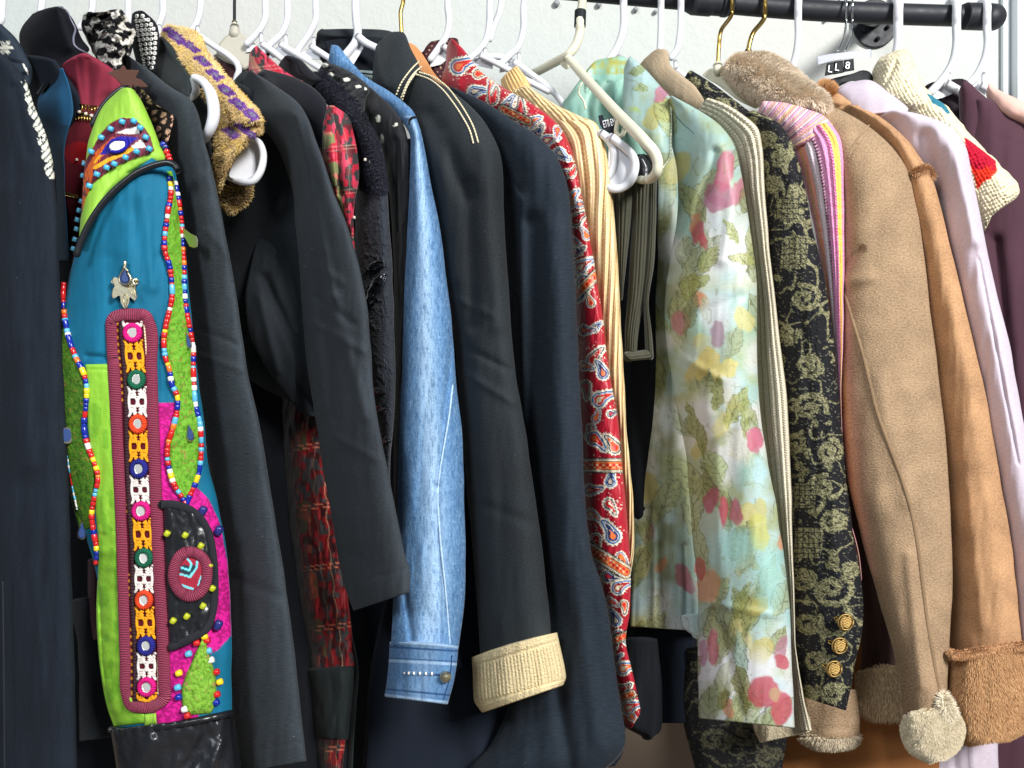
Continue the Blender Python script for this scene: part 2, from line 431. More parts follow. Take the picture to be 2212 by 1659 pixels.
M = {}
M['white'] = plastic('white_plastic', (216, 218, 224), .32)
M['cream'] = plastic('cream_plastic', (216, 213, 190), .35)
M['grey_plate'] = plastic('warm_grey_plastic', (176, 172, 158), .5)
M['black_pl'] = plastic('black_plastic', (26, 30, 34), .65, .25)
M['pipe'] = plastic('black_pipe', (30, 33, 40), .55, .4)
M['gold'] = metal('brass_wire', (176, 146, 82), .28)
M['goldb'] = metal('gold_button_metal', (156, 130, 80), .5, 500)
M['silver'] = metal('silver_metal', (205, 198, 172), .38)
M['chrome'] = metal('chrome_wire', (200, 203, 205), .2)
M['mirror'] = mat_base('mirror_glass', (238, 240, 236), .18, metal=.55)[0]
M['lapis'] = plastic('blue_stone', (52, 74, 122), .3)
M['thread'] = plastic('thread', (150, 60, 60), .8)
M['wood'] = fabric('peach_wood', (216, 150, 98), .55, .08, 60, .10, (300, 60), .1)
M['fur'] = fabric('fur_fibre', None, .7, 0, 10, 0, (10, 10), 0, sheen=.2)
for _n, _c in dict(red=(196, 32, 34), skyblue=(92, 176, 214), blue=(20, 40, 150), white=(228, 226, 220), yellow=(240, 205, 40), orange=(226, 116, 36), lime=(178, 186, 40), navy=(40, 44, 110), cyan=(70, 170, 210), pearl=(200, 190, 180)).items():
    M['bead_'+_n] = plastic('bead_'+_n, _c, .22, .6)

# shared bead meshes
def bead_mesh(name, mat, l=1.0):
    prof = [(0, -.5), (.38, -.5), (.5, -.36), (.5, .36), (.38, .5), (0, .5)]
    ns = 8; V = []; Fc = []
    for r, z in prof:
        for k in range(ns):
            a = 2*math.pi*k/ns; V.append((r*math.cos(a)*2, r*math.sin(a)*2, z*2*l))
    for i in range(len(prof)-1):
        for k in range(ns):
            Fc.append((i*ns+k, i*ns+(k+1) % ns, (i+1)*ns+(k+1) % ns, (i+1)*ns+k))
    me = bpy.data.meshes.new(name); me.from_pydata(V, [], Fc); me.materials.append(mat)
    for p in me.polygons: p.use_smooth = True
    return me
BM = {k: bead_mesh('bead', M['bead_'+k]) for k in ('red', 'skyblue', 'blue', 'white', 'yellow', 'orange', 'lime', 'navy', 'cyan', 'pearl')}
def bead(c, px, py, surf, parent, r=.0024, ang=0, l=1., lift=.0005, dep=None, name='bead'):
    Y = (surf.depth([px], [py])[0] if surf is not None else dep)-r-lift
    o = bpy.data.objects.new(name, BM[c]); COL.objects.link(o)
    o.location = tuple(P3(px, py, Y)); o.scale = (r, r, r*l); o.rotation_euler = (0, ang, 0); attach(o, parent)
    return o
def bead_string(path, surf, parent, seq, r=.0028, gap=6.0, rng=None, label=None, lift=.0008):
    rng = rng or random.Random(3)
    S = smooth_path(path, 400); dl = np.concatenate([[0], np.cumsum(np.hypot(*np.diff(S[:, :2], axis=0).T))])
    th = tube('bead_string', path, .0006, M['thread'], parent, surf=surf, lift=r+lift, ns=5)
    if label: th['label'] = label
    t = 2; i = 0
    while t < dl[-1]:
        x = np.interp(t, dl, S[:, 0]); y = np.interp(t, dl, S[:, 1]); x2 = np.interp(t+3, dl, S[:, 0]); y2 = np.interp(t+3, dl, S[:, 1])
        ang = math.atan2(x2-x, -(y2-y)); lm = rng.choice([.7, .8, .9, 1, 1, 1.5, 1.8]) ; rr = r*rng.uniform(.85, 1.08)
        bead(rng.choice(seq), x, y, surf, th, rr, ang, lm, lift)
        t += gap*(1+lm)*.86; i += 1
    return th
# ================================================================ SETTING
def wall_mat():
    m, nt, b = mat_base('painted_wall', (226, 229, 228), .85, spec=.25); N = nt.nodes; Lk = nt.links
    tc = N.new('ShaderNodeTexCoord'); n = N.new('ShaderNodeTexNoise'); n.inputs['Scale'].default_value = 42; n.inputs['Detail'].default_value = 6
    Lk.new(tc.outputs['Object'], n.inputs[0])
    n3 = N.new('ShaderNodeTexNoise'); n3.inputs['Scale'].default_value = 170; n3.inputs['Detail'].default_value = 3; Lk.new(tc.outputs['Object'], n3.inputs[0])
    ad = N.new('ShaderNodeMath'); ad.operation = 'MULTIPLY_ADD'; ad.inputs[1].default_value = .35; Lk.new(n3.outputs[0], ad.inputs[0]); Lk.new(n.outputs[0], ad.inputs[2])
    bp = N.new('ShaderNodeBump'); bp.inputs['Strength'].default_value = .8; bp.inputs['Distance'].default_value = .0028
    Lk.new(ad.outputs[0], bp.inputs['Height']); Lk.new(bp.outputs[0], b.inputs['Normal'])
    n2 = N.new('ShaderNodeTexNoise'); n2.inputs['Scale'].default_value = 1.6; Lk.new(tc.outputs['Object'], n2.inputs[0])
    cr = N.new('ShaderNodeValToRGB'); cr.color_ramp.elements[0].color = srgb((188, 196, 194)); cr.color_ramp.elements[1].color = srgb((198, 197, 191))
    cr.color_ramp.elements[0].position = .35; cr.color_ramp.elements[1].position = .65
    Lk.new(n2.outputs[0], cr.inputs[0]); Lk.new(cr.outputs[0], b.inputs['Base Color']); return m
def box(name, x0, x1, y0, y1, z0, z1, mat, parent=None, bev=.002):
    V = [(x, y, z) for x in (x0, x1) for y in (y0, y1) for z in (z0, z1)]
    o = mesh_obj(name, V, [(0, 1, 3, 2), (4, 6, 7, 5), (0, 4, 5, 1), (2, 3, 7, 6), (0, 2, 6, 4), (1, 5, 7, 3)], mat, parent, smooth=False)
    if bev:
        md = o.modifiers.new('bevel', 'BEVEL'); md.width = bev; md.segments = 2
    return o
WY = 1.43
wall = mesh_obj('wall', [(-1.6, WY, -1.3), (1.6, WY, -1.3), (1.6, WY, 1.2), (-1.6, WY, 1.2), (-1.6, WY+.1, -1.3), (1.6, WY+.1, -1.3), (1.6, WY+.1, 1.2), (-1.6, WY+.1, 1.2)],
                [(0, 1, 2, 3), (7, 6, 5, 4), (0, 4, 5, 1), (1, 5, 6, 2), (2, 6, 7, 3), (3, 7, 4, 0)], wall_mat(), smooth=False)
tag(wall, kind='structure')
lw = box('lower_wall_sheet', -1.6, 1.6, WY-.006, WY-.001, -1.3, -.52, fabric('taupe_paint', (138, 124, 110), .9, .03), None, 0); tag(lw, kind='structure')  # added thin sheet, makes the lower wall darker than the rest
floor = box('floor', -1.6, 1.6, -1.2, WY, -1.36, -1.3, fabric('floor_carpet', (120, 108, 94), .95), None, 0); tag(floor, kind='structure')
wt = plastic('gloss_trim_paint', (222, 228, 232), .4)
dx = lambda x, Y=WY: (x-1106)/F*Y
tr = thing('door_frame', 'white painted door frame moulding at the right edge of the wall', 'door frame', (dx(2190), WY-.02, -1.3))
box('side_board', dx(2160), dx(2176), WY-.010, WY-.0005, -1.3, 1.2, wt, tr)
box('side_board', dx(2176.5), dx(2186), WY-.028, WY-.0005, -1.3, 1.2, wt, tr)
box('side_board', dx(2186.5), dx(2300), WY-.018, WY-.0005, -1.3, 1.2, wt, tr)

# the rail, iron pipe with couplings
RY = 1.18
def rodz(px):   # centre line height in reference units
    return np.interp(px, [-200, 700, 1231, 1456, 1756, 2056, 2150], [-135, -66, -24, -3, 22, 34, 36.5])
rod = garment('clothes_rail', 'black iron pipe rail with couplings and a rounded end cap, holding all the hangers', 'rail', 1106, -30, RY)
tube('pipe', [(x, float(rodz(x)), RY) for x in (-300, 0, 500, 1000, 1456, 1756, 2056, 2120)], .0136, M['pipe'], rod, ns=20)
tube('coupling', [(1496, 1.5, RY), (1535, 4.5, RY)], .0182, M['pipe'], rod, ns=20, seg=4)
tube('coupling', [(1535, 4.5, RY), (1560, 6.5, RY)], .0168, M['pipe'], rod, ns=20, seg=4)
tube('coupling', [(1561, 6.6, RY), (1570, 7.4, RY)], .0178, M['pipe'], rod, ns=20, seg=4)
tube('elbow_fitting', [(2085, 35, RY), (2125, 36.5, RY), (2143, 37.5, RY+.008), (2139, 38, RY+.03), (2135, 38, RY+.06)], .0172, M['pipe'], rod, ns=20)
# flange on the wall behind the rail
fl = thing('pipe_flange', 'round black pipe flange screwed to the wall behind the rail', 'flange', tuple(P3(1888, 60, WY-.01)))
a = np.linspace(0, 2*np.pi, 40, endpoint=False)
plate('disc', [(1890+50*math.cos(t), 50+52*math.sin(t)) for t in a], WY-.007, .006, M['pipe'], fl)
tube('pipe_stub', [(1890, 40, WY-.007), (1878, 32, RY+.02)], .013, M['pipe'], fl, ns=16, seg=4)
for x, y in ((1897, 83), (1866, 64), (1918, 58)): tube('screw', [(x, y, WY-.008), (x, y, WY-.012)], .0035, M['black_pl'], fl, ns=8, seg=3)
for x, y, r in ((1202.5, 7, 7), (1293.5, 10, 6), (1373.5, 20, 5.5), (1416, 25, 4.5), (1783.5, 44, 3.2)):
    o = tube('wall_disc', [(x, y, WY-.001), (x, y, WY-.006)], r/F*WY, plastic('grey_disc', (150, 153, 156), .6), None, ns=14, seg=3)  # plain grey disc set on the wall below the rail
    tag(o, 'small grey wall disc just below the rail, %s' % {1202.5: 'left of the cream hanger with black tape', 1293.5: 'right of the cream hanger with black tape', 1373.5: 'third along from the cream taped hanger', 1416: 'left of the black coupling', 1783.5: 'right of the brass hooks'}[x], 'wall plug', 'grey discs on the wall under the rail')

# ================================================================ HANGERS
def hook_over(x, r=.0042, mat=None, parent=None, Y=RY, pts=(), name='hook', tip=18, ns=10):
    """hook that loops over the rail at x then runs down through pts (x, y, depth)"""
    zc = float(rodz(x)); R_ = 30
    loop = [(x-tip, zc+12, Y+.020), (x-tip*.9, zc-6, Y+.0225), (x-tip*.6, zc-R_, Y+.014), (x-tip*.2, zc-R_-5, Y), (x+1, zc-R_+2, Y-.015), (x+2, zc-2, Y-.0205), (x+2, zc+22, Y-.016)]
    return tube(name, loop+[tuple(p) for p in pts if p[1] > zc+42], r, mat, parent, ns=ns)
HN = 0
def white_hanger(label, x, split, run, arm, rib=None, r=.0044, web=True, Y=1.15, rail_x=None, larm=None, mat='white'):
    """tubular plastic hanger: hook, left arm as the hook's own run, right arm, upright rib and web plate"""
    g = garment('plastic_hanger', label, 'hanger', split[0], split[1], Y, 'white plastic hangers on the rail')
    pts = [(p[0], p[1], Y) for p in run]
    hook_over(rail_x if rail_x is not None else x, r, M[mat], g, pts=pts)
    if larm: tube('left_arm', [(p[0], p[1], Y+.0+.02*i) for i, p in enumerate(larm)], r*.95, M[mat], g)
    if arm: tube('right_arm', [(p[0], p[1], Y-.004) for i, p in enumerate(arm+[(2*arm[-1][0]-arm[-2][0], 2*arm[-1][1]-arm[-2][1])])], r*.92, M[mat], g)
    if rib: tube('rib', [(rib[0], rib[1], Y-.003), (rib[0]+.5, rib[2], Y-.005)], .0026, M[mat], g, ns=6, seg=4)
    if web and arm and run:
        a = arm[0]; e = arm[min(len(arm)-1, 1)]; l = run[-1]
        plate('web_plate', [(a[0]+2, a[1]+2), (a[0]+(e[0]-a[0])*.75, a[1]+(e[1]-a[1])*.75+3), (a[0]+(e[0]-a[0])*.7, a[1]+(e[1]-a[1])*.75+16),
                          ((a[0]+l[0])/2+8, l[1]+12), (l[0]-2, l[1]+18), (l[0]+1, l[1]+2)], Y+.004, .002, M[mat], g)
    return g
white_hanger('white plastic hanger hook at the far left edge, over the black star-print coat', 2, (0, 60), [(4, 20), (2, 45), (-12, 58)], None, web=False)
white_hanger('white plastic hanger hook rising behind the black satin collar', 89, (85, 60), [(90, 10), (86, 40), (80, 80)], None, web=False)
white_hanger('white plastic hanger hook beside the black satin collar, left of the black and white scarf', 197, (190, 50), [(200, 5), (199, 22), (186, 42), (172, 60)], None, web=False)
white_hanger('white plastic hanger hook dropping behind the black and white scarf collar', 277, (277, 30), [(277, 5), (277, 30), (276, 60)], None, web=False)
white_hanger('white plastic hanger hook left of the purple and yellow knit', 350, (343, 70), [(352, 8), (352, 28), (345, 50), (336, 70)], None, rib=(344, 55, 72), web=False)
g = white_hanger('white plastic hanger whose right arm bends down over the purple and yellow knit', 432, (425, 70), [(433, 10), (431, 30), (422, 55), (405, 78)], [(428, 76), (463, 100), (496, 122), (512, 138), (516, 150), (511, 168)], rib=(427, 57, 78), web=False)
white_hanger('white plastic hanger just right of the grey round-topped hanger', 572, (560, 95), [(573, 15), (573, 38), (563, 62), (544, 84), (533, 95)], [(566, 95), (590, 112), (610, 128), (640, 146)], rib=(564, 72, 97))
white_hanger('white plastic hanger whose long right arm ends above the polka dot collar', 620, (605, 95), [(621, 15), (620, 45), (608, 73), (585, 95), (570, 112)], [(606, 96), (650, 122), (692, 148), (720, 166)], rib=(617, 76, 97))
white_hanger('white plastic hanger standing left of the denim collar', 682, (668, 100), [(682, 15), (682, 42), (670, 70), (648, 102), (640, 115)], [(672, 100), (700, 118), (725, 135)], rib=(677.5, 82, 103))
white_hanger('white forked plastic hanger in front of the open black collar with cream stitching', 768, (770, 85), [(768, 15), (770, 50), (773, 72), (768, 90), (752, 112), (738, 128)], [(773, 78), (790, 92), (812, 103), (850, 125)], r=.0052, Y=1.125, web=True)
white_hanger('white plastic hanger inside the red paisley collar', 968, (960, 85), [(967, 15), (970, 45), (965, 75), (950, 100), (930, 128)], [(958, 100), (975, 112), (990, 120)], rib=(972, 97, 110), Y=1.155)
white_hanger('white plastic hanger above the middle of the red paisley shoulder', 1057, (1045, 120), [(1058, 15), (1057, 50), (1048, 90), (1028, 115), (1012, 130)], [(1038, 120), (1075, 138), (1106, 155), (1135, 172), (1160, 185)], rib=(1048, 105, 125))
white_hanger('white plastic hanger half hidden behind another, above the gold blouse', 1082, (1062, 100), [(1083, 8), (1078, 30), (1066, 58), (1058, 85)], [(1052, 122), (1085, 124), (1106, 134), (1112, 152)], web=False, Y=1.165)
white_hanger('white plastic hanger whose long right arm slopes down behind the gold blouse', 1132, (1118, 130), [(1131, 15), (1129, 72), (1118, 103), (1096, 124), (1080, 140)], [(1110, 133), (1145, 158), (1180, 185), (1207, 212), (1225, 240)], rib=(1121, 115, 135))
white_hanger('white plastic hanger inside the turquoise floral collar', 1345, (1330, 110), [(1346, 15), (1345, 70), (1332, 105), (1312, 135), (1286, 168)], [(1326, 138), (1340, 148), (1362, 160)], rib=(1337, 120, 142), r=.0050)
white_hanger('white plastic hanger hook dropping into the taupe ribbed collar', 1426, (1425, 90), [(1426, 20), (1427, 80), (1425, 112)], None, web=False)
white_hanger('white plastic hanger standing between the taupe ribbed collar and the brocade collar', 1469, (1462, 125), [(1469, 30), (1468, 80), (1462, 108), (1450, 125)], [(1460, 150), (1480, 166), (1495, 176)], rib=(1459, 132, 152), web=False)
white_hanger('white plastic hanger hook over the rail between the fur collar and the size cubes', 1719, (1718, 120), [(1724, 40), (1724, 90), (1718, 125), (1709, 152)], None, web=False, rail_x=1722, r=.005)
white_hanger('white plastic hanger hook over the flange, holding the cream chunky knit', 1935, (1935, 90), [(1942, 50), (1941, 90), (1935, 125)], None, web=False, rail_x=1938, r=.0062)
white_hanger('white plastic hanger, second from the right end of the rail, in the plum jacket', 2062, (2048, 180), [(2067, 60), (2066, 100), (2056, 140), (2036, 172), (2010, 200)], [(2045, 180), (2062, 190), (2082, 202)], rib=(2050, 158, 184), rail_x=2064, r=.0055)
white_hanger('white plastic hanger nearest the right end of the rail, by the pink collar', 2128, (2120, 180), [(2133, 65), (2133, 100), (2122, 140), (2106, 168), (2092, 182)], [(2118, 184), (2132, 192), (2142, 203)], rib=(2124, 158, 188), rail_x=2130, r=.005)

# hanger end shown at the black stand-up collar
g = garment('plastic_hanger', 'white plastic hanger with thick curved end poking out of the black stand-up collar', 'hanger', 440, 240, .97, 'white plastic hangers on the rail')
tube('arm_end', [(411, 214, .97), (418, 208, .935), (423, 198, .915), (421, 182, .905), (419, 168, .90), (432, 172, .897), (449, 190, .893), (460, 222, .89), (461, 255, .89), (451, 285, .895), (441, 302, .905)], [.003, .004, .0036, .004, .0045, .0058, .0062, .0062, .006, .0052, .004], M['white'], g)
g = garment('plastic_hanger', 'white hanger with a broad rounded end sticking out of the rolled purple and yellow knit', 'hanger', 540, 345, .98, 'white plastic hangers on the rail')
tube('rim', [(548, 300, .935), (558, 306, .932), (567, 325, .93), (568, 348, .93), (560, 375, .93), (545, 392, .932), (525, 393, .938), (498, 385, .95), (480, 375, .965)], [.003, .0036, .004, .004, .004, .004, .0038, .003, .003], M['white'], g)
plate('web_plate', closed_curve([(546, 304), (560, 318), (563, 348), (552, 378), (528, 388), (495, 382), (505, 350), (525, 325)], 40), .940, .003, M['white'], g)
# grey round-topped hanger with thin dark hook
g = garment('velvet_hanger', 'warm grey hanger with a rounded half-moon top and a thin black hook', 'hanger', 508, 100, 1.16)
hook_over(506, .0021, M['black_pl'], g, pts=[(506.5, 10, 1.16), (506.5, 47, 1.16)], ns=8)
tube('ferrule', [(506.5, 47, 1.16), (506.5, 58, 1.16)], .0036, M['silver'], g, ns=10, seg=4)
tube('neck', [(507, 57, 1.16), (507, 74, 1.16)], [.0058, .0075], M['grey_plate'], g, ns=12, seg=4)
plate('shoulder_plate', closed_curve([(470, 102), (480, 85), (495, 73), (508, 69.5), (525, 74), (542, 86), (556, 104), (552, 122), (540, 142), (530, 150), (505, 140), (480, 130), (468, 118)], 60), 1.157, .006, M['grey_plate'], g, bev=.002)
# brass-hooked hangers
g = garment('wooden_hanger', 'pale peach wooden hanger with brass hook sloping out of the topstitched black collar', 'hanger', 905, 140, 1.17)
hook_over(870, .0028, M['gold'], g, pts=[(870, 8, 1.17), (865.5, 25, 1.17), (866, 45, 1.17), (867.5, 75, 1.17)], ns=8)
plate('arm', closed_curve([(880, 92), (893, 96), (906, 108), (921, 130), (938, 158), (958, 180), (976, 198), (985, 212), (950, 200), (915, 172), (893, 140), (878, 110)], 50), 1.112, .012, M['wood'], g, tilt=(-.0004, -.0004))
g = garment('cream_hanger', 'cream moulded hanger with brass hook and swan-neck arm, holding the pink striped knit', 'hanger', 1548, 160, 1.13)
hook_over(1579, .0027, M['gold'], g, pts=[(1577, 20, 1.13), (1568, 45, 1.13), (1557, 68, 1.13), (1553, 100, 1.13), (1551, 142, 1.13)], ns=8)
tube('neck', [(1550.5, 141, 1.128), (1550, 152, 1.128)], .0062, M['cream'], g, ns=12, seg=4)
plate('arm', closed_curve(q2((822, 322), (850, 300), (872, 290), (900, 289), (935, 300), (968, 325), (990, 368), (1015, 402), (1050, 430), (1068, 445), (1060, 468), (1020, 456), (970, 430), (930, 400), (885, 365), (850, 345)), 60), 1.118, .009, M['cream'], g, bev=.003, tilt=(-.0003, -.0003))
g = garment('brass_hook_hanger', 'hanger with only its brass hook showing above the beige fur collar', 'hanger', 1618, 100, 1.15)
hook_over(1650, .0031, M['gold'], g, pts=[(1648, 22, 1.15), (1641, 45, 1.15), (1625, 75, 1.15), (1619, 95, 1.15), (1616, 112, 1.15)], ns=8)
tube('ferrule', [(1613, 110, 1.15), (1620, 110.5, 1.15)], .003, M['black_pl'], g, ns=8, seg=3)
# cream empty hanger in front of the floral jacket
g = garment('cream_hanger', 'empty cream tubular hanger with black tape on its hook, in front of the floral jacket', 'hanger', 1228, 125, 1.12)
hook_over(1256, .0058, M['cream'], g, Y=RY, pts=[(1255, 10, 1.13), (1253, 40, 1.12), (1252, 72, 1.12), (1244, 97, 1.12), (1228, 118, 1.12), (1205, 131, 1.14), (1175, 147, 1.17), (1150, 160, 1.2), (1120, 176, 1.24)])
tube('black_tape', [(1253.8, 24, 1.1225), (1252.6, 57, 1.12)], .0074, M['black_pl'], g, ns=14, seg=4, caps=False)
tube('right_arm', [(1227, 124, 1.115), (1240, 140, 1.105), (1290, 196, 1.03), (1345, 256, .96), (1395, 308, .91), (1414, 330, .905), (1421, 352, .905), (1417, 375, .91), (1404, 387, .93), (1390, 389, .95), (1372, 384, .98)], [.0052, .0056, .0056, .0056, .0058, .0062, .0064, .006, .0056, .005, .004], M['cream'], g)
plate('tab', closed_curve(q2((208, 275), (245, 262), (265, 285), (250, 293), (235, 300), (222, 292)), 24), 1.125, .005, M['cream'], g)
tube('accessory_hook', [(1337, 252, .968), (1333, 270, .966), (1332, 287, .965), (1338, 295, .964), (1345, 290, .963), (1349, 279, .963)], .0027, M['cream'], g, ns=8)
# two flat white hanger ends
for nm, pts, web, lab, Y0 in (
        ('a', q2((385, 575), (405, 590), (428, 620), (441, 660), (440, 705), (428, 745), (415, 765)), None, 'narrow white hanger end sticking out of the gold blouse sleeve', .952),
        ('b', q2((430, 592), (460, 615), (495, 645), (520, 672), (532, 705), (528, 745), (510, 785), (480, 808), (450, 816), (425, 812)), q2((432, 600), (470, 632), (515, 680), (524, 715), (508, 775), (470, 805), (415, 808), (415, 700)), 'broad rounded white hanger end beside the dark pleated garment', .945)):
    g = garment('plastic_hanger', lab, 'hanger', pts[3][0], pts[3][1], Y0, 'white plastic hangers on the rail')
    tube('rim', [(x, y, Y0) for x, y in pts], .0046, M['white'], g)
    if web: plate('web_plate', closed_curve(web, 40), Y0+.006, .003, M['white'], g)
# black clip hanger with size cubes and clear tag
g = garment('size_hanger', 'black hanger with clear plastic cap and black size cubes reading L L 8', 'hanger', 1820, 160, 1.12)
for i, (p0, dxx) in enumerate((((1830, 16), 0), ((1842, 16), 4))):
    hook_over(1826+i*13, .0015, M['chrome'], g, Y=RY, pts=[(1829+i*14, 30, 1.15), (1829+i*14, 55, 1.14), (1820+i*15, 88, 1.13), (1809+i*16, 111, 1.12)], ns=7)
plate('shoulder_bar', closed_curve(q2((1270, 378), (1330, 355), (1400, 335), (1470, 318), (1520, 303), (1548, 312), (1560, 350), (1530, 352), (1460, 352), (1400, 380), (1340, 392)), 44), 1.108, .012, M['black_pl'], g, bev=.003)
for px0, px1, yt, yb, tx, ch in ((1784, 1802, 137, 164, 1793, 'L'), (1802, 1821, 133, 161, 1808, 'L'), (1822, 1844, 130, 156, 1831, '8')):
    c = plate('size_cube', [(px0+2 if ch == 'L' and px0 < 1790 else px0, yt), (px1, yt-3), (px1+1.5, yb-4), (px0-3 if px0 < 1790 else px0, yb)], 1.100, .012, M['black_pl'], g, bev=.0012)
    fc = bpy.data.curves.new('t', 'FONT'); fc.body = ch; fc.size = .0125; fc.extrude = .0002; fc.align_x = 'CENTER'; fc.align_y = 'CENTER'
    fo = bpy.data.objects.new('t', fc); COL.objects.link(fo); me = bpy.data.meshes.new_from_object(fo.evaluated_get(bpy.context.evaluated_depsgraph_get())); bpy.data.objects.remove(fo)
    lo = bpy.data.objects.new('size_letter', me); COL.objects.link(lo); me.materials.clear(); me.materials.append(M['white']); lo.parent = c
    lo.location = tuple(P3(tx, (yt+yb)/2-1, 1.0985)); lo.rotation_euler = (R(90), R(8), 0)
clear = mat_base('clear_plastic', (176, 180, 196), .25, spec=.6, Transmission_Weight=.5, IOR=1.2)[0]
plate('clear_cap', [(1764, 122), (1795, 116), (1840, 111), (1882, 106), (1882, 124), (1842, 126), (1800, 131), (1766, 140)], 1.098, .0015, clear, g)
# ================================================================ CLOTH STOCK
wool = fabric('charcoal_wool', (51, 58, 64), .92, .28, 14, .50, (150, 1000), .7, sheen=.06, lint=70)
wool2 = fabric('charcoal_crepe', (50, 56, 62), .92, .28, 14, .42, (260, 1000), .5, sheen=.06, lint=60)
wool2_shaded = fabric('charcoal_crepe_deep', (33, 38, 43), .92, .28, 16, .4, (260, 1000), .4)  # darker crepe copy, shade of the coat's body and back sleeve painted in
wool3 = fabric('soft_black_wool', (34, 41, 43), .9, .12, 14, .22, (800, 800), .4, sheen=.05)
navy = fabric('navy_crepe', (29, 38, 48), .85, .26, 12, .55, (110, 800), .8, sheen=.05, lint=50)
darkc = fabric('dark_navy_cloth', (22, 29, 41), .95, .3, 12, .4, (500, 700), .3)
blackc = fabric('black_cloth', (24, 28, 34), .95, .3, 12, .4, (500, 700), .3)
velvet = fabric('black_velvet', (18, 20, 29), .9, .15, 25, .2, (900, 900), .3, sheen=.12)
painted = fabric('printed_cloth', None, .8, .07, 20, .10, (900, 900), .3)
painted_satin = fabric('printed_satin', None, .5, .05, 20, .05, (900, 500), .2, spec=.5)
painted_knit = fabric('painted_knit', None, .95, .08, 30, .22, (520, 620), 1.0, bd=.0012)
blackleather = leather('black_leather', (26, 28, 32), .3)

def flatc(c): return lambda k: np.broadcast_to(np.asarray(c, float), k['px'].shape+(3,)).copy()
def full(k, c): return np.broadcast_to(np.asarray(c, float), k['px'].shape+(3,)).copy()

# ---------------------------------------------------------------- far left black coat with star print
g = garment('printed_coat', 'black coat with white star and brush-stroke print at the far left of the rail', 'coat', 0, 150, 1.12)
def c_left(k):
    px, py = k['px'], k['py']; c = full(k, (23, 30, 40))
    edge = np.interp(py, [160, 172, 230, 280, 340, 385, 400], [45, 52, 72, 95, 112, 120, 118])
    wd = np.interp(py, [165, 200, 260, 330, 385, 400], [3, 9, 16, 20, 18, 4])
    stripe = (px > edge-wd+3*np.sin(py/5)) & (py > 172) & (py < 386)
    vein = (np.sin((px*1.2+py*.9)/2.6+5*vn(px/14, py/14, 3)) > .55) | (vn(px/5, py/9, 8) > .76)
    return mix(c, (226, 228, 214), stripe & ~vein)
loft('sleeve', [(-90, 120, 10, 118), (-90, 170, 50, 165), (-85, 235, 74, 230), (-80, 290, 97, 285), (-75, 345, 114, 342), (-70, 420, 121, 420), (-70, 560, 127, 560), (-65, 800, 138, 800), (-65, 1100, 150, 1100), (-60, 1400, 160, 1400), (-60, 1740, 168, 1740)],
     fabric('left_coat_cloth', None, .92, .3, 18, .45, (400, 700), .6, lint=60), g, Y=.93, sh=.02, d=.03, col=c_left, step=3, nu=76, creases=[(30, 190, 60, 330, 12, -.003), (10, 420, 60, 1000, 30, .006)])
def c_lcol(k):
    px, py = k['px'], k['py']; c = full(k, (36, 46, 58))
    a = np.arctan2(py-103, px-11); r = np.hypot(px-11, py-103)
    st = (r < 17*(.38+.62*np.abs(np.cos(a*3)))); ln = (np.abs(np.sin(a*3)) < .16) & (r > 2)
    c = mix(c, (205, 205, 190), st & ~ln)
    st2 = (segd(px, py, 0, 148, 6, 160) < 5) | (segd(px, py, 50, 138, 60, 158) < 2.2)
    return mix(c, (225, 225, 215), st2)
loft('collar', [(-70, 50, 4, 52), (-70, 85, 34, 82), (-70, 125, 58, 122), (-60, 160, 71, 155), (-50, 180, 68, 184)], painted, g, Y=1.06, sh=.02, d=.03, col=c_lcol, step=3, nu=60, opened=False,
     creases=[(20, 160, 60, 150, 8, .006), (5, 130, 50, 140, 5, -.003)])
g = garment('dark_coat', 'long plain black coat hanging in shadow between the star-print coat and the patchwork jacket', 'coat', 150, 420, 1.1)
loft('body', [(40, 120, 120, 130), (60, 220, 180, 220), (70, 350, 200, 350), (90, 600, 220, 600), (95, 900, 240, 900), (110, 1300, 260, 1300), (120, 1740, 330, 1740)], darkc, g, Y=1.04, sh=.03, d=.03)
loft('front_edge', [(150, 1300, 215, 1290), (168, 1400, 230, 1400), (170, 1560, 245, 1560), (171, 1600, 240, 1590)], wool, g, Y=.985, sh=.01, d=.012)
tube('zip', q1((228, 870), (232, 940), (240, 1000), (245, 1060)), .0011, M['silver'], g, Y=.985, ns=6)
tube('seam_cord', [(6, 1250), (8, 1400), (10, 1659)], .001, M['pipe'], g, Y=.895, ns=6)

# ---------------------------------------------------------------- the patchwork jacket
J = garment('patchwork_jacket', 'patchwork jacket with teal velvet sleeve, lime green shoulder, mirror-work band, beads and black leather cuff', 'jacket', 130, 60, 1.12)
satin = fabric('black_satin', (13, 13, 22), .85, .3, 14, .4, (900, 900), .3, spec=.2)
col_ = loft('collar', [(70, 30, 135, 14), (48, 58, 158, 42), (42, 90, 178, 85), (50, 122, 193, 108), (62, 150, 178, 120), (72, 180, 135, 146), (80, 206, 100, 190)], satin, J, Y=1.08, sh=.03, d=.05, opened=False, nu=40, step=4, wr=.003, wx=40, wy=60, surf=True,
     creases=[(120, 14, 150, 100, 18, .01), (60, 100, 110, 150, 20, .006)])
col_, scol = col_
tube('collar_piping', q1((255, 30), (285, 45), (308, 90), (326, 130), (318, 160), (322, 195), (345, 215), (372, 228), (392, 243)), .0012, plastic('grey_satin_piping', (110, 112, 128), .4), J, surf=scol, lift=.001, ns=6)
tube('collar_seam', q1((160, 405), (205, 345), (262, 285), (300, 246), (340, 232), (372, 230)), .0014, M['black_pl'], J, Y=1.02, ns=6)
tb = fabric('dark_teal_velvet', None, .85, .15, 20, .2, (900, 900), .3, sheen=.1, tint=(60, 120, 170))
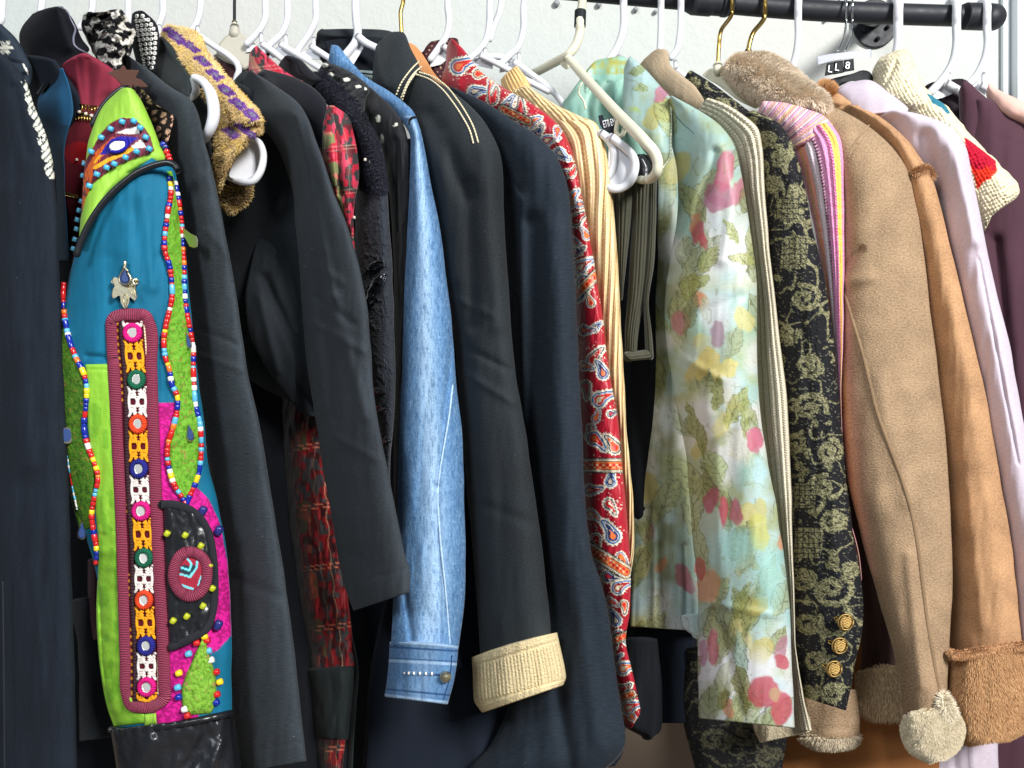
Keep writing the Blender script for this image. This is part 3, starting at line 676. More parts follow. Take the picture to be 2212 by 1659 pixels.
loft('back_panel', [(118, 160, 136, 148), (98, 190, 150, 186), (82, 214, 156, 214), (84, 250, 158, 245), (100, 285, 150, 275), (108, 320, 140, 315), (118, 380, 140, 380), (120, 560, 150, 560)], tb, J, Y=1.0, sh=.02, d=.012,
     col=lambda k: mix(full(k, (22, 62, 88)), (34, 92, 132), np.exp(-((k['px']-140-(k['py']-220)*.03)/14)**2)*(k['py'] < 270)), nu=24, step=4)
def c_yoke(k):
    px, py = k['px'], k['py']; c = mix(full(k, (128, 40, 58)), (96, 16, 30), (py > 254+3*np.sin(px/9)))
    blob = np.hypot((px-170)/31, (py-330)/24) < 1; c = mix(c, (150, 12, 20), blob)
    return c
_, sy = loft('yoke', [(134, 140, 184, 114), (136, 155, 215, 130), (143, 178, 246, 152), (150, 205, 262, 184), (153, 225, 252, 200), (155, 245, 222, 232), (146, 275, 215, 262), (134, 305, 205, 295), (126, 350, 198, 345), (128, 420, 190, 420), (150, 500, 188, 500), (158, 600, 190, 590)],
     fabric('wine_velvet', None, .85, .12, 22, .2, (900, 900), .3, sheen=.12, tint=(190, 80, 100)), J, Y=.985, sh=.012, d=.014, col=c_yoke, nu=44, step=3, surf=True, wr=.002,
     creases=[(160, 130, 175, 225, 6, .003), (190, 130, 195, 225, 7, -.003), (215, 140, 205, 225, 8, .003)])
# gold looped braid
for k, (y0, n, x0, x1) in enumerate(((228, 9, 154, 208), (250, 9, 154, 204))):
    for i in range(n):
        x = x0+(x1-x0)*i/(n-1); yb = y0+(i*.9)
        tube('braid_loop', [(x-3, yb+6), (x-4, yb-2), (x, yb-6), (x+4, yb-2), (x+3, yb+6)], .0009, M['gold'], J, surf=sy, lift=.0015, ns=5, seg=9)
tube('braid_cord', [(152, 240), (170, 244), (190, 248), (206, 256)], .0024, M['gold'], J, surf=sy, lift=.0012, ns=6, flat=.6)
for x, y in ((172, 242), (186, 246), (198, 250)): bead('pearl', x, y, sy, J, .0020, 1.5, .8, .002)
for x, y in ((166, 383*.0+345), (180, 349), (198, 351)): bead('pearl', x, y, sy, J, .0014, 0, 1)
for i in range(7): tube('braid_loop', [(138+i*4.4, 421+i*1.2), (140+i*4.4, 414+i*1.2), (142+i*4.4, 421+i*1.2)], .0009, M['gold'], J, surf=sy, lift=.001, ns=5, seg=7)
# main sleeve
LIME, TEAL, PINK = (150, 200, 66), (10, 96, 128), (196, 18, 130)
ring_poly = [(347, 1075), (380, 1075), (420, 1062), (450, 1085), (474, 1130), (490, 1200), (496, 1290), (498, 1375), (470, 1405), (440, 1425), (430, 1560), (338, 1570), (338, 880), (375, 872), (372, 990), (372, 1050), (390, 1080)]
def c_sleeve(k):
    px, py = k['px'], k['py']; c = full(k, TEAL)
    c = mix(c, (12, 104, 136), np.clip(vn(px/60, py/120, 5), 0, 1)*.5)
    pinkz = pip(px, py, [(330, 872), (383, 870), (383, 1000), (396, 1078), (425, 1052), (452, 1080), (474, 1128), (492, 1215), (500, 1300), (500, 1372), (470, 1405), (428, 1425), (428, 1580), (330, 1580)])
    lace = (vn(px/4, py/4, 4) > .6) | (vn(px/7, py/7, 9) > .72)
    c = mix(c, np.where(lace[..., None], (206, 24, 140), (158, 10, 104)), pinkz)
    return c
SL, ss = loft('sleeve', [(186, 470, 345, 325), (172, 520, 376, 362), (162, 550, 384, 395), (151, 592, 392, 450), (141, 645, 400, 550), (126, 705, 410, 640), (120, 762, 420, 760), (124, 835, 430, 830), (132, 920, 440, 905), (143, 1010, 450, 1000), (160, 1085, 470, 1085), (186, 1162, 485, 1165), (207, 1235, 494, 1235), (215, 1310, 498, 1300), (222, 1432, 500, 1400), (238, 1530, 500, 1500), (254, 1572, 500, 1545)],
     fabric('teal_velvet', None, .75, .22, 24, .3, (900, 900), .3, sheen=.18, tint=(80, 180, 210)), J, Y=.905, sh=.006, d=.034, col=c_sleeve, nu=110, step=3, surf=True, wr=.002,
     creases=[(275, 480, 285, 620, 16, .004), (310, 430, 330, 620, 14, .003), (240, 560, 235, 760, 18, -.003), (190, 770, 240, 775, 7, -.004), (350, 560, 345, 840, 18, -.003), (445, 870, 440, 1000, 6, .003), (420, 560, 440, 800, 8, -.003)])
# lime shoulder piece with embroidered patch
eye = [(246, 262), (262, 254), (290, 256), (312, 276), (325, 295), (333, 325), (322, 333), (290, 343), (260, 355), (235, 370), (202, 395), (185, 428), (172, 480), (174, 440), (178, 380), (186, 345), (200, 320), (218, 288), (236, 268)]
def c_lime(k):
    px, py = k['px'], k['py']; c = full(k, LIME)
    e = pip(px, py, eye); c = mix(c, (104, 26, 50), e)
    c = mix(c, (206, 90, 20), e & (polyd(px, py, [(245, 305), (212, 335), (192, 375), (180, 430), (175, 480)]) < 9) & (vn(px/3, py/12, 3) > .3))
    c = mix(c, (236, 170, 30), (polyd(px, py, [(258, 300), (225, 325), (205, 350)]) < 2.6) | (polyd(px, py, [(205, 362), (235, 345), (262, 334), (285, 322)]) < 4.2))
    W1 = pip(px, py, [(284, 292), (300, 276), (332, 312), (338, 326), (324, 312)]) | pip(px, py, [(281, 290), (330, 276), (305, 292)])
    W1 = pip(px, py, [(250, 287), (275, 278), (298, 273), (302, 288), (280, 290)]) | pip(px, py, [(282, 316), (306, 300), (315, 318), (290, 321)])
    c = mix(c, (30, 24, 150), pip(px, py, [(215, 335), (226, 318), (240, 300), (262, 294), (300, 297), (285, 308), (268, 325), (245, 330)]))
    c = mix(c, (230, 226, 218), W1 & (vn(px/2, py/6, 5) > .12))
    return c
EP, se = loft('shoulder_piece', [(256, 195, 288, 194), (238, 212, 304, 216), (218, 238, 326, 262), (203, 270, 345, 312), (192, 305, 358, 345), (186, 340, 318, 364), (180, 375, 282, 386), (177, 425, 240, 420), (173, 482, 206, 465), (169, 530, 180, 520)],
     fabric('lime_satin', None, .6, .06, 24, .06, (900, 500), .3, spec=.45), J, Y=.900, sh=.006, d=.022, col=c_lime, nu=130, step=1.8, surf=True, wr=.0016, wx=18, wy=60,
     opened=False, disp=lambda k: .0016*pip(k['px'], k['py'], eye)+.0006*(vn(k['px']/2, k['py']/5, 3)-.5)*pip(k['px'], k['py'], eye), creases=[(280, 375, 330, 350, 5, -.003), (210, 240, 195, 330, 8, .003), (180, 400, 195, 350, 6, -.002)])
plate('mirror', closed_curve(q1((472, 632), (485, 615), (515, 607), (540, 612), (543, 630), (525, 645), (500, 652), (480, 648)), 30), 0, .0015, M['mirror'], J, surf=se, lift=.0042, bev=.0008)
tube('mirror_stitching', q1((470, 634), (484, 612), (516, 603), (546, 610), (546, 632), (526, 650), (500, 657), (478, 652)), .0018, fabric('indigo_thread', (34, 28, 150), .8), J, surf=se, lift=.003, closed=True, ns=6)
for x, y in ((528, 526), (578, 523), (478, 557), (606, 552), (630, 593), (645, 643), (590, 655), (542, 680), (494, 708), (461, 724), (419, 753), (386, 803), (394, 655), (438, 594)):
    bead('cyan', x/2, y/2, se, J, .0031, .4, .8, .001, name='turquoise_bead')
for x, y in q1((366, 708), (360, 760), (353, 870), (343, 910), (335, 950), (332, 990), (325, 1035), (318, 1075)): bead('skyblue', x, y, None, J, .0030, .4, .8, dep=.93, name='turquoise_bead')
pip_m = plastic('black_piping_leather', (24, 26, 30), .3)
tube('piping', q1((770, 738), (752, 712), (725, 703), (690, 708), (640, 724), (590, 748), (540, 785), (470, 850), (415, 920), (370, 1000), (345, 1060), (332, 1100)), .0034, pip_m, J, Y=.868, ns=10)
tube('piping', q1((552, 380), (530, 382), (500, 402), (455, 445), (425, 490), (400, 540)), .0030, pip_m, J, Y=.92, ns=10)
# left leaf flap
def leafcol(base, dark, red):
    def f(k):
        px, py = k['px'], k['py']; c = mix(full(k, base), dark, np.clip((np.sin((py+px*.5)/3+6*vn(px/10, py/10, 2))-.2), 0, 1)*.5)
        c = mix(c, dark, (vn(px/3, py/7, 3) > .72)*.8)
        return mix(c, red, (vn(px/5, py/5, 7) > .84)*.7)
    return f
leafm = fabric('leaf_stitching', None, .7, .1, 30, .2, (500, 500), .8, bd=.0012)
patch('leaf', [(128, 705, 138, 690), (117, 750, 150, 735), (113, 800, 172, 795), (118, 850, 188, 850), (124, 900, 186, 910), (130, 960, 190, 965), (140, 1010, 205, 1010), (150, 1060, 203, 1060), (162, 1110, 200, 1110), (172, 1150, 200, 1140)], ss, leafm, J, h=.005, nu=36, step=3,
      col=leafcol((76, 120, 30), (46, 84, 20), (150, 120, 60)), lift=.001, wr=.0012)
# lime side strip with puckers
patch('lime_strip', [(184, 786, 240, 784), (188, 840, 242, 840), (189, 920, 246, 920), (194, 960, 248, 960), (206, 1010, 250, 1010), (205, 1080, 252, 1080), (212, 1180, 256, 1180), (210, 1260, 257, 1260), (208, 1310, 258, 1310), (212, 1400, 264, 1400), (220, 1470, 270, 1470), (232, 1530, 300, 1530), (246, 1570, 338, 1560)], ss,
      fabric('lime_taffeta', None, .5, .06, 20, .05, (800, 500), .3, spec=.5), J, h=.004, nu=26, step=3, lift=.0006, edge=.12,
      col=lambda k: mix(full(k, (140, 196, 56)), (96, 160, 34), ((vn(k['px']/12, k['py']/26, 4) > .66)*.45)*(k['py'] > 870)), disp=lambda k: .0035*(vn(k['px']/22, k['py']/17, 6)-.5)*(k['py'] > 1150)+.0008*np.sin(k['py']/2.2)*(k['py'] < 801))
patch('lime_bar', [(312, 1543, 337, 1540), (312, 1569, 339, 1564)], ss, fabric('lime_satin_stitch', (150, 196, 70), .6, wave=('X', .0016, 1, .2)), J, h=.004, nu=16, step=3, lift=.004)
# embroidered frame and mirror band
wine = fabric('wine_satin_stitch', (156, 62, 90), .6, .08, 30, .15, (400, 400), .9, bd=.0016, wave=('Y', .0017, 1.2, .45), spec=.4)
tube('embroidered_frame', [(241, 700), (244, 760), (248, 830), (253, 930), (258, 1030), (263, 1130), (266, 1230), (269, 1330), (272, 1430), (275, 1500), (284, 1523), (305, 1528), (340, 1520), (355, 1508), (355, 1480), (352, 1380), (346, 1280), (341, 1180), (337, 1080), (333, 980), (329, 880), (326, 790), (322, 700), (313, 683), (290, 680), (258, 682), (245, 688)], .0062, wine, J, surf=ss, closed=True, flat=.5, ns=14, lift=.0015)
mx_ = [286, 295, 298, 300, 305, 311, 311, 316, 317]; my_ = [719, 820, 916, 1012.5, 1104, 1205, 1296, 1395, 1484]
mc = ['pink', 'green', 'orange', 'navy', 'pink', 'green', 'orange', 'navy', 'pink']
cw = lambda y: np.interp(y, my_, mx_)
patch('band_backing', [(cw(y)-36, y, cw(y)+28, y) for y in (688, 719, 820, 916, 1012, 1104, 1205, 1296, 1395, 1484, 1518)], ss, fabric('maroon_backing', None, .9), J, h=.0025, nu=30, step=3, edge=.05,
      col=lambda k: mix(mix(full(k, (84, 14, 30)), (44, 22, 30), (k['u'] < .30) & (k['u'] > .12)), (226, 150, 40), (k['u'] < .07) & (np.sin(k['py']/2.4) > .2) & (vn(k['py']/60, k['py']*0, 4) > .45)), disp=lambda k: .0010*np.sin(k['py']/1.6)*((k['u'] < .30) & (k['u'] > .12)))
tube('rope_cord', [(cw(y)-24, y) for y in (700, 820, 916, 1012, 1104, 1205, 1296, 1395, 1484, 1510)], .0024, fabric('dark_rope', (52, 30, 36), .8, wave=('Y', .0032, 1.5, .5), bd=.002), J, surf=ss, lift=.0022, ns=8)
tube('thread_line', [(cw(y)+25, y) for y in (694, 820, 916, 1012, 1104, 1205, 1296, 1395, 1484, 1500)], .0009, fabric('pale_thread', (214, 190, 160), .8, wave=('Y', .003, 1, .8)), J, surf=ss, lift=.002, ns=5)
yarn_w = fabric('white_yarn', (222, 214, 208), .9, .05, 30, .15, (600, 600), .6); yarn_y = fabric('yellow_yarn', (232, 158, 28), .9, .08, 30, .15, (600, 600), .6)
cuts = [700]+my_+[1512]; rngb = random.Random(5)
for i in range(len(cuts)-1):
    y0 = cuts[i]+(17 if i else 2); y1 = cuts[i+1]-(17 if i < len(cuts)-2 else 0)
    if i == 0: y0, y1 = 696, 708
    if i == len(cuts)-2: y0 = 1498; y1 = 1514
    m = (yarn_w if i % 2 == 0 else yarn_y)
    if i == len(cuts)-2: m = yarn_y
    H = y1-y0; cx = lambda y: cw(y)
    paths = []
    if H > 30:
        paths += [[(-19, 0), (-15, .12), (-17, .3), (-18, .5), (-17, .7), (-15, .88), (-19, 1)], [(19, 0), (15, .12), (17, .3), (18, .5), (17, .7), (15, .88), (19, 1)],
                  [(-5, 0), (-7, .14), (-6, .3), (-1, .42), (-1, .58), (-6, .7), (-7, .86), (-5, 1)], [(6, 0), (8, .14), (7, .3), (2, .42), (2, .58), (7, .7), (8, .86), (6, 1)],
                  [(-17, .36), (-8, .34), (0, .36), (9, .34), (17, .36)], [(-17, .64), (-8, .66), (0, .64), (9, .66), (17, .64)], [(-17, .14), (-10, .16), (-4, .12)], [(17, .14), (10, .16), (4, .12)],
                  [(-17, .86), (-10, .84), (-4, .88)], [(17, .86), (10, .84), (4, .88)], [(-12, .22), (-10, .3)], [(12, .22), (10, .3)], [(-12, .7), (-11, .82)], [(12, .7), (11, .82)],
                  [(-17, .26), (-9, .25), (-5, .24)], [(17, .26), (9, .25), (5, .24)], [(-17, .75), (-9, .76), (-5, .77)], [(17, .75), (9, .76), (5, .77)], [(0, .34), (0, .66)]]
    else:
        paths += [[(-20, 0), (-17, .8), (-10, .3), (-5, 1)], [(20, 0), (17, .8), (10, .3), (5, 1)], [(-16, .8), (0, 1), (16, .6)]]
    for pth in paths:
        q = [(cx(y0+t*H)+x, y0+t*H) for x, t in pth]
        tube('crochet_strand', q, .0016, m, J, surf=ss, lift=.0028, ns=5, seg=max(4, len(q)*3), flat=.8)
cmap = dict(pink=(206, 20, 120), green=(18, 92, 66), orange=(214, 66, 30), navy=(32, 34, 122))
ringm = {k: fabric('ring_thread_'+k, v, .8, .1, 40, .2, (500, 500), .8, wave=('Y', .002, 1, .4)) for k, v in cmap.items()}
for x, y, c in zip(mx_, my_, mc):
    rx, ry = (11.5, 13.5) if c != 'pink' else (12.5, 13.5)
    poly = [(x+rx*.88*math.cos(t), y+ry*.92*math.sin(t)) for t in np.linspace(0, 2*np.pi, 26, endpoint=False)]
    m_ = plate('mirror', poly, 0, .0014, M['mirror'], J, surf=ss, lift=.0052, bev=.0012, tilt=(.00012*rngb.uniform(-1, 1), .0001*rngb.uniform(-1, 1)))
    tube('mirror_ring', [(x+(rx+2.5)*math.cos(t), y+(ry+2.5)*math.sin(t)) for t in np.linspace(0, 2*np.pi, 14, endpoint=False)], .0028, ringm[c], J, surf=ss, lift=.0040, closed=True, ns=7)
# leather oval and medallion
ov = leather('black_patent', (27, 29, 33), .3, 200, .4, .0015)
patch('leather_oval', [(349, 1084, 372, 1086), (350, 1095, 398, 1093), (352, 1112, 425, 1108), (353, 1150, 448, 1140), (355, 1210, 462, 1205), (357, 1260, 466, 1262), (360, 1310, 462, 1320), (362, 1350, 450, 1360), (364, 1385, 410, 1385), (366, 1403, 376, 1400)], ss, ov, J, h=.006, nu=34, step=3, wr=.0025, wx=14, wy=34, lift=.001)
tube('oval_border', [(349, 1090), (372, 1090), (398, 1096), (425, 1112), (446, 1142), (460, 1205), (463, 1262), (459, 1320), (447, 1356), (410, 1380), (370, 1398)], .0042, fabric('oval_binding', (34, 36, 42), .9), J, surf=ss, flat=.5, ns=10, lift=.0055)
patch('medallion', [(398, 1195, 420, 1194), (386, 1212, 436, 1212), (380, 1240, 440, 1240), (382, 1265, 436, 1265), (398, 1284, 418, 1284)], ss, fabric('wine_felt', None, .85), J, h=.003, nu=40, step=2, lift=.006,
      col=lambda k: mix(mix(full(k, (150, 34, 54)), (34, 52, 62), (polyd(k['px'], k['py'], [(393, 1232), (410, 1240), (418, 1225)]) < 5) | (polyd(k['px'], k['py'], [(396, 1222), (408, 1226)]) < 3)),
                        (110, 206, 216), (polyd(k['px'], k['py'], [(389, 1240), (410, 1246), (424, 1228), (426, 1214)]) < 2.2) | (polyd(k['px'], k['py'], [(391, 1226), (409, 1232), (414, 1218), (404, 1206)]) < 2.1) | (polyd(k['px'], k['py'], [(389, 1262), (402, 1268), (416, 1272)]) < 2.4) | (polyd(k['px'], k['py'], [(429, 1264), (435, 1246)]) < 2.3)))
tube('medallion_border', [(403, 1192), (425, 1196), (444, 1216), (447, 1242), (442, 1265), (428, 1282), (405, 1288), (386, 1275), (375, 1248), (378, 1222), (388, 1202)], .0056, wine, J, surf=ss, closed=True, flat=.6, ns=12, lift=.0078)
for x, y in q3((722, 645), (800, 652), (868, 698), (905, 785), (918, 882), (877, 958), (807, 1003), (748, 1022)): bead('lime', x, y, ss, J, .0030, .6, .9, .006, name='lime_bead')
for x, y in q3((875, 548), (942, 1040), (944, 632)): bead('navy', x, y, ss, J, .0042, .5, 1.1, .001, name='navy_bead')
# right leaf between the two bead strings
Ls = q1((718, 736), (735, 770), (738, 850), (728, 900), (720, 960), (712, 1020), (712, 1080), (733, 1150), (742, 1220), (743, 1290), (733, 1340), (718, 1400), (708, 1480), (714, 1540), (733, 1600), (742, 1658))+q3((765, 50), (764, 120), (750, 180), (726, 260), (722, 300), (735, 380), (755, 440), (788, 490), (803, 520))
Rs = q1((742, 740), (757, 790), (768, 850), (780, 930), (790, 1050), (795, 1150), (797, 1250), (805, 1340), (820, 1420), (833, 1500), (835, 1600))+q3((838, 10), (845, 90), (862, 160), (868, 220), (868, 310), (857, 390), (835, 450), (817, 490), (807, 520))
Lx = lambda y: np.interp(y, [p[1] for p in Ls], [p[0] for p in Ls]); Rx = lambda y: np.interp(y, [p[1] for p in Rs], [p[0] for p in Rs])
patch('leaf', [(Lx(y), y, Rx(y), y) for y in (368, 390, 430, 480, 540, 600, 660, 720, 780, 840, 900, 960, 1020, 1060, 1085)], ss, leafm, J, h=.0045, nu=34, step=2.5, col=leafcol((104, 160, 42), (74, 128, 26), (150, 110, 60)), wr=.0016, wx=5, wy=8)
SEQ = ['red']*8+['skyblue']*3+['blue']*4+['white']*2+['yellow']*2+['orange']
bead_string(Ls[1:], ss, J, SEQ, rng=random.Random(11)); bead_string(Rs[1:], ss, J, SEQ, rng=random.Random(12))
bead_string(q1((275, 1225), (272, 1290), (277, 1350), (288, 1420), (303, 1480), (328, 1545), (358, 1605), (372, 1650))+q3((372, 90), (363, 180), (384, 280), (408, 340), (424, 400), (410, 480), (396, 560), (405, 640), (418, 720), (412, 785)), ss, J, SEQ, rng=random.Random(13))
bead_string(q3((258, 120), (268, 190), (285, 260), (300, 350), (318, 450), (338, 545)), ss, J, ['red', 'skyblue', 'skyblue', 'white', 'red'], r=.0019, gap=4.2, rng=random.Random(14))
# lower leaf with loose beads
patch('leaf', [(439, 1376, 443, 1376), (428, 1398, 448, 1398), (414, 1430, 458, 1430), (400, 1462, 466, 1462), (391, 1495, 468, 1495), (394, 1525, 464, 1525), (404, 1546, 455, 1542)], ss, leafm, J, h=.006, nu=30, step=2.5, col=leafcol((122, 170, 54), (84, 130, 34), (170, 120, 90)), wr=.002, wx=6, wy=8, lift=.001)
for x, y, c in ((884, 1090, 'yellow'), (850, 1118, 'red'), (895, 1108, 'red'), (815, 1165, 'skyblue'), (902, 1152, 'skyblue'), (912, 1192, 'white'), (773, 1248, 'yellow'), (935, 1243, 'red'), (950, 1286, 'yellow'), (768, 1310, 'skyblue'), (772, 1352, 'blue'), (938, 1340, 'red'), (935, 1375, 'blue'), (798, 1404, 'white'), (810, 1432, 'red')):
    bead(c, x/2, 830+y/2, ss, J, .0032, 1.2, .9, .001, name='edge_bead')
# brooch and pendants
def drop_poly(cx, cy, w, h, rot=0):
    P_ = [(0, -h), (.45*w, -.45*h), (.9*w, .1*h), (w, .45*h), (.7*w, .85*h), (0, h), (-.7*w, .85*h), (-w, .45*h), (-.9*w, .1*h), (-.45*w, -.45*h)]
    c, s = math.cos(rot), math.sin(rot)
    return [(cx+x*c-y*s, cy+x*s+y*c) for x, y in closed_curve(P_, 30)]
br = plate('silver_brooch', closed_curve(q1((540, 1335), (522, 1310), (515, 1278), (488, 1290), (486, 1250), (494, 1235), (484, 1212), (492, 1196), (510, 1200), (540, 1190), (568, 1200), (590, 1202), (598, 1222), (586, 1240), (590, 1262), (584, 1300), (562, 1285), (558, 1310)), 70), 0, .002, M['silver'], J, surf=ss, lift=.0045, bev=.0006)
for cx, cy, w, h, r in ((250, 629, 5.5, 15, .62), (288, 631, 5.5, 15, -.62), (270.5, 650, 5.5, 15, 0)):
    plate('brooch_petal', drop_poly(cx, cy, w, h, r+math.pi), 0, .0015, M['silver'], br, surf=ss, lift=.0062, bev=.0012)
for cx in (247, 293): tube('brooch_scroll', [(cx+6*math.cos(t), 608.5+6*math.sin(t)) for t in np.linspace(0, 6, 12)], .0009, M['silver'], br, surf=ss, lift=.006, ns=6)
plate('blue_stone', drop_poly(270, 596, 11, 17), 0, .003, M['lapis'], br, surf=ss, lift=.008, bev=.002)
tube('stone_setting', [tuple(p) for p in drop_poly(270, 596, 12.5, 19)][::3], .0012, M['silver'], br, surf=ss, lift=.007, closed=True, ns=6)
tube('bail', [(269.5, 580), (270.5, 566)], .0018, M['silver'], br, surf=ss, lift=.006, ns=8, seg=4)
pd = plate('metal_tag', q1((768, 973), (776, 972), (822, 1008), (848, 1020), (855, 1038), (853, 1066), (838, 1071), (818, 1064), (795, 1020)), .880, .0016, M['silver'], J, tilt=(-.0006, 0))
pd = plate('metal_tag', q1((258, 1385), (264, 1392), (246, 1500), (228, 1500), (236, 1440)), .905, .0016, M['silver'], J)
for cx, cy, w, h, r, L in ((410, 935, 7, 17, -.15, .005), (177, 1145, 8, 19, .06, .003), (406, 735, 4.5, 17, -.2, .004)):
    s_ = plate('pendant', drop_poly(cx, cy, w+2, h+2.4, r), 0, .003, M['silver'], J, surf=ss, lift=L+.003, bev=.001)
    plate('blue_stone', drop_poly(cx, cy, w, h, r), 0, .003, M['lapis'], s_, surf=ss, lift=L+.0042, bev=.0012)
s_ = plate('pendant', [(145+16*math.cos(t), 941+19*math.sin(t)) for t in np.linspace(0, 6.2, 26)], 0, .006, M['silver'], J, surf=ss, lift=.009, bev=.001)
plate('blue_stone', [(143.5+13*math.cos(t), 940+16.5*math.sin(t)) for t in np.linspace(0, 6.2, 26)], 0, .003, M['lapis'], s_, surf=ss, lift=.0105, bev=.0012)
loft('cuff', [(238, 1578, 497, 1545), (244, 1610, 500, 1580), (252, 1660, 508, 1640), (258, 1740, 515, 1740)], leather('cuff_leather', (30, 32, 37), .34, 260, .45, .0016), J, Y=.905, sh=.004, d=.036, nu=60, step=3, wr=.0035, wx=30, wy=45,
     disp=lambda k: .0022*np.sin(k['px']/4.2)*np.exp(-((k['v'])/.12)**2), creases=[(330, 1600, 300, 1660, 14, .006), (450, 1590, 400, 1660, 14, -.006), (480, 1600, 440, 1700, 9, .006)])
tube('piping', [(240, 1576), (280, 1579), (340, 1572), (420, 1558), (498, 1541)], .0036, pip_m, J, surf=ss, lift=.001, ns=10)
loft('lining_edge', [(190, 1210, 212, 1210), (190, 1300, 214, 1300), (200, 1380, 214, 1380)], fabric('magenta_lining', (110, 12, 60), .7), J, Y=.965, sh=.01, d=.01)
# ---------------------------------------------------------------- houndstooth-collared jacket
G = garment('houndstooth_jacket', 'charcoal jacket with a rumpled black and white knit collar, beaded trim and leather star brooch', 'jacket', 250, 60, 1.12)
def c_hound(k):
    s = k['px']+5*vn(k['px']/20, k['py']/20, 3); t = k['py']+6*vn(k['px']/22, k['py']/18, 4)
    m = (np.sin(s/5.2+t/9)+np.sin(t/4.1-s/13)+1.3*(vn(s/5, t/6, 5)-.5)*2) > .25
    return mix(full(k, (22, 22, 26)), (214, 210, 200), m)
knit_h = fabric('boucle_knit', None, .95, .1, 40, .3, (400, 400), 1.2, bd=.002)
for rows, Yc in (([(176, 34, 205, 26), (176, 55, 262, 22), (185, 85, 284, 50), (200, 115, 292, 90), (208, 140, 280, 125), (215, 152, 262, 150)], 1.05), ([(205, 75, 250, 60), (205, 105, 280, 85), (212, 135, 270, 120), (222, 156, 262, 152)], 1.02)):
    loft('collar', rows, knit_h, G, Y=Yc, sh=.02, d=.035, col=c_hound, nu=60, step=2.5, opened=False, wr=.016, wx=14, wy=16, wob=5, wobs=14)
loft('collar_stand', [(285, 30, 312, 25), (282, 60, 338, 50), (285, 95, 345, 85), (292, 125, 340, 125), (300, 158, 336, 160)], blackc, G, Y=1.05, sh=.02, d=.02, opened=False)
bt, sbt = loft('trim_base', [(284, 40, 310, 29), (292, 60, 330, 50), (294, 85, 343, 78), (298, 110, 342, 112), (302, 130, 340, 135), (312, 150, 336, 155)], blackc, G, Y=1.04, sh=.015, d=.02, opened=False, surf=True)
rngb = random.Random(8)
for r_ in range(12):
    y = 36+r_*10.2; xa = np.interp(y, [36, 60, 85, 150], [290, 293, 297, 310]); xb = np.interp(y, [30, 50, 78, 112, 155], [308, 328, 341, 339, 333]); n = max(2, int((xb-xa)/8.2))
    for i in range(n):
        x = xa+(xb-xa)*(i+.5)/n; yy = y-4*(x-xa)/40+rngb.uniform(-.7, .7)
        tube('glass_bead', [(x+3.1*math.cos(t), yy+2.9*math.sin(t)) for t in np.linspace(0, 6.28, 7)[:-1]], .0011, M['bead_white'], G, surf=sbt, lift=.001, closed=True, ns=4, seg=9)
loft('sleeve', [(252, 130, 275, 118, 1.03, .012), (262, 165, 320, 150, 1.0, .02), (285, 205, 370, 188, .965, .025), (315, 250, 410, 213, .945, .03), (335, 310, 427, 242, .935, .03), (352, 370, 440, 296, .93, .03), (366, 420, 455, 350, .93, .03), (385, 490, 475, 448, .93, .03), (398, 590, 500, 575, .93, .03),
                (412, 700, 520, 700, .93, .03), (424, 800, 538, 820, .93, .03), (436, 900, 556, 895, .93, .03), (452, 1010, 576, 1005, .93, .03), (466, 1130, 596, 1130, .93, .03), (480, 1255, 616, 1255, .93, .03), (488, 1405, 636, 1405, .93, .03), (506, 1560, 651, 1550, .93, .03), (522, 1666, 662, 1642, .93, .03)],
     wool, G, sh=.026, nu=40, step=5, creases=[(500, 1630, 655, 1602, 3, -.0012), (410, 230, 440, 360, 14, -.004), (440, 450, 500, 900, 24, .003), (415, 700, 512, 745, 7, -.0022), (425, 765, 525, 800, 7, .002), (450, 500, 500, 560, 9, .0018), (480, 1240, 610, 1290, 12, -.002)])
loft('sleeve_lining', [(430, 1640, 506, 1655), (450, 1740, 560, 1740)], blackc, G, Y=.99, sh=.02, d=.02)
_sf = Surf(*[np.array(v, float) for v in zip(*[(x, y, .93) for x in (232, 372) for y in (140, 320)])][:2], np.array([.965, .925, .96, .91])) if False else None
hp = loft('inset', [(286, 192, 306, 190), (296, 215, 338, 226), (305, 245, 372, 246), (322, 282, 370, 285), (338, 312, 360, 315), (346, 330, 356, 332)], knit_h, G, Y=.915, sh=.012, d=.006, nu=44, step=2.2, opened=False,
     col=lambda k: mix(full(k, (30, 22, 24)), (206, 160, 140), (np.mod(k['px']+k['py']*.35+5*(np.mod(k['py'], 34) < 17), 22) < 10) & (np.mod(k['py']-k['px']*.3, 34) < 26) & (np.mod(k['px']*.7+k['py']*.9, 20) < 15)))
st = plate('leather_star_brooch', [(231, 157), (246, 152), (258, 150), (262, 144), (268, 141), (274, 151), (287, 151), (301, 152), (296, 162), (293, 168), (304, 172), (314, 181), (320, 188), (306, 189), (292, 188), (287, 183), (284, 196), (274, 190), (262, 184), (250, 170)], .925, .0022, leather('brown_leather', (98, 66, 56), .45), G, tilt=(-.0003, 0))
plate('star_petal', closed_curve([(270, 180), (282, 176), (289, 186), (292, 200), (286, 214), (276, 200)], 20), .93, .002, fabric('olive_felt', (112, 116, 100), .9), G)
for x, y, c in ((352, 312, 'blue'), (357, 318, 'navy'), (360, 328, 'red'), (364, 337, 'red'), (366, 345, 'red')): bead(c, x, y, None, J, .0028, .5, 1, dep=.895)

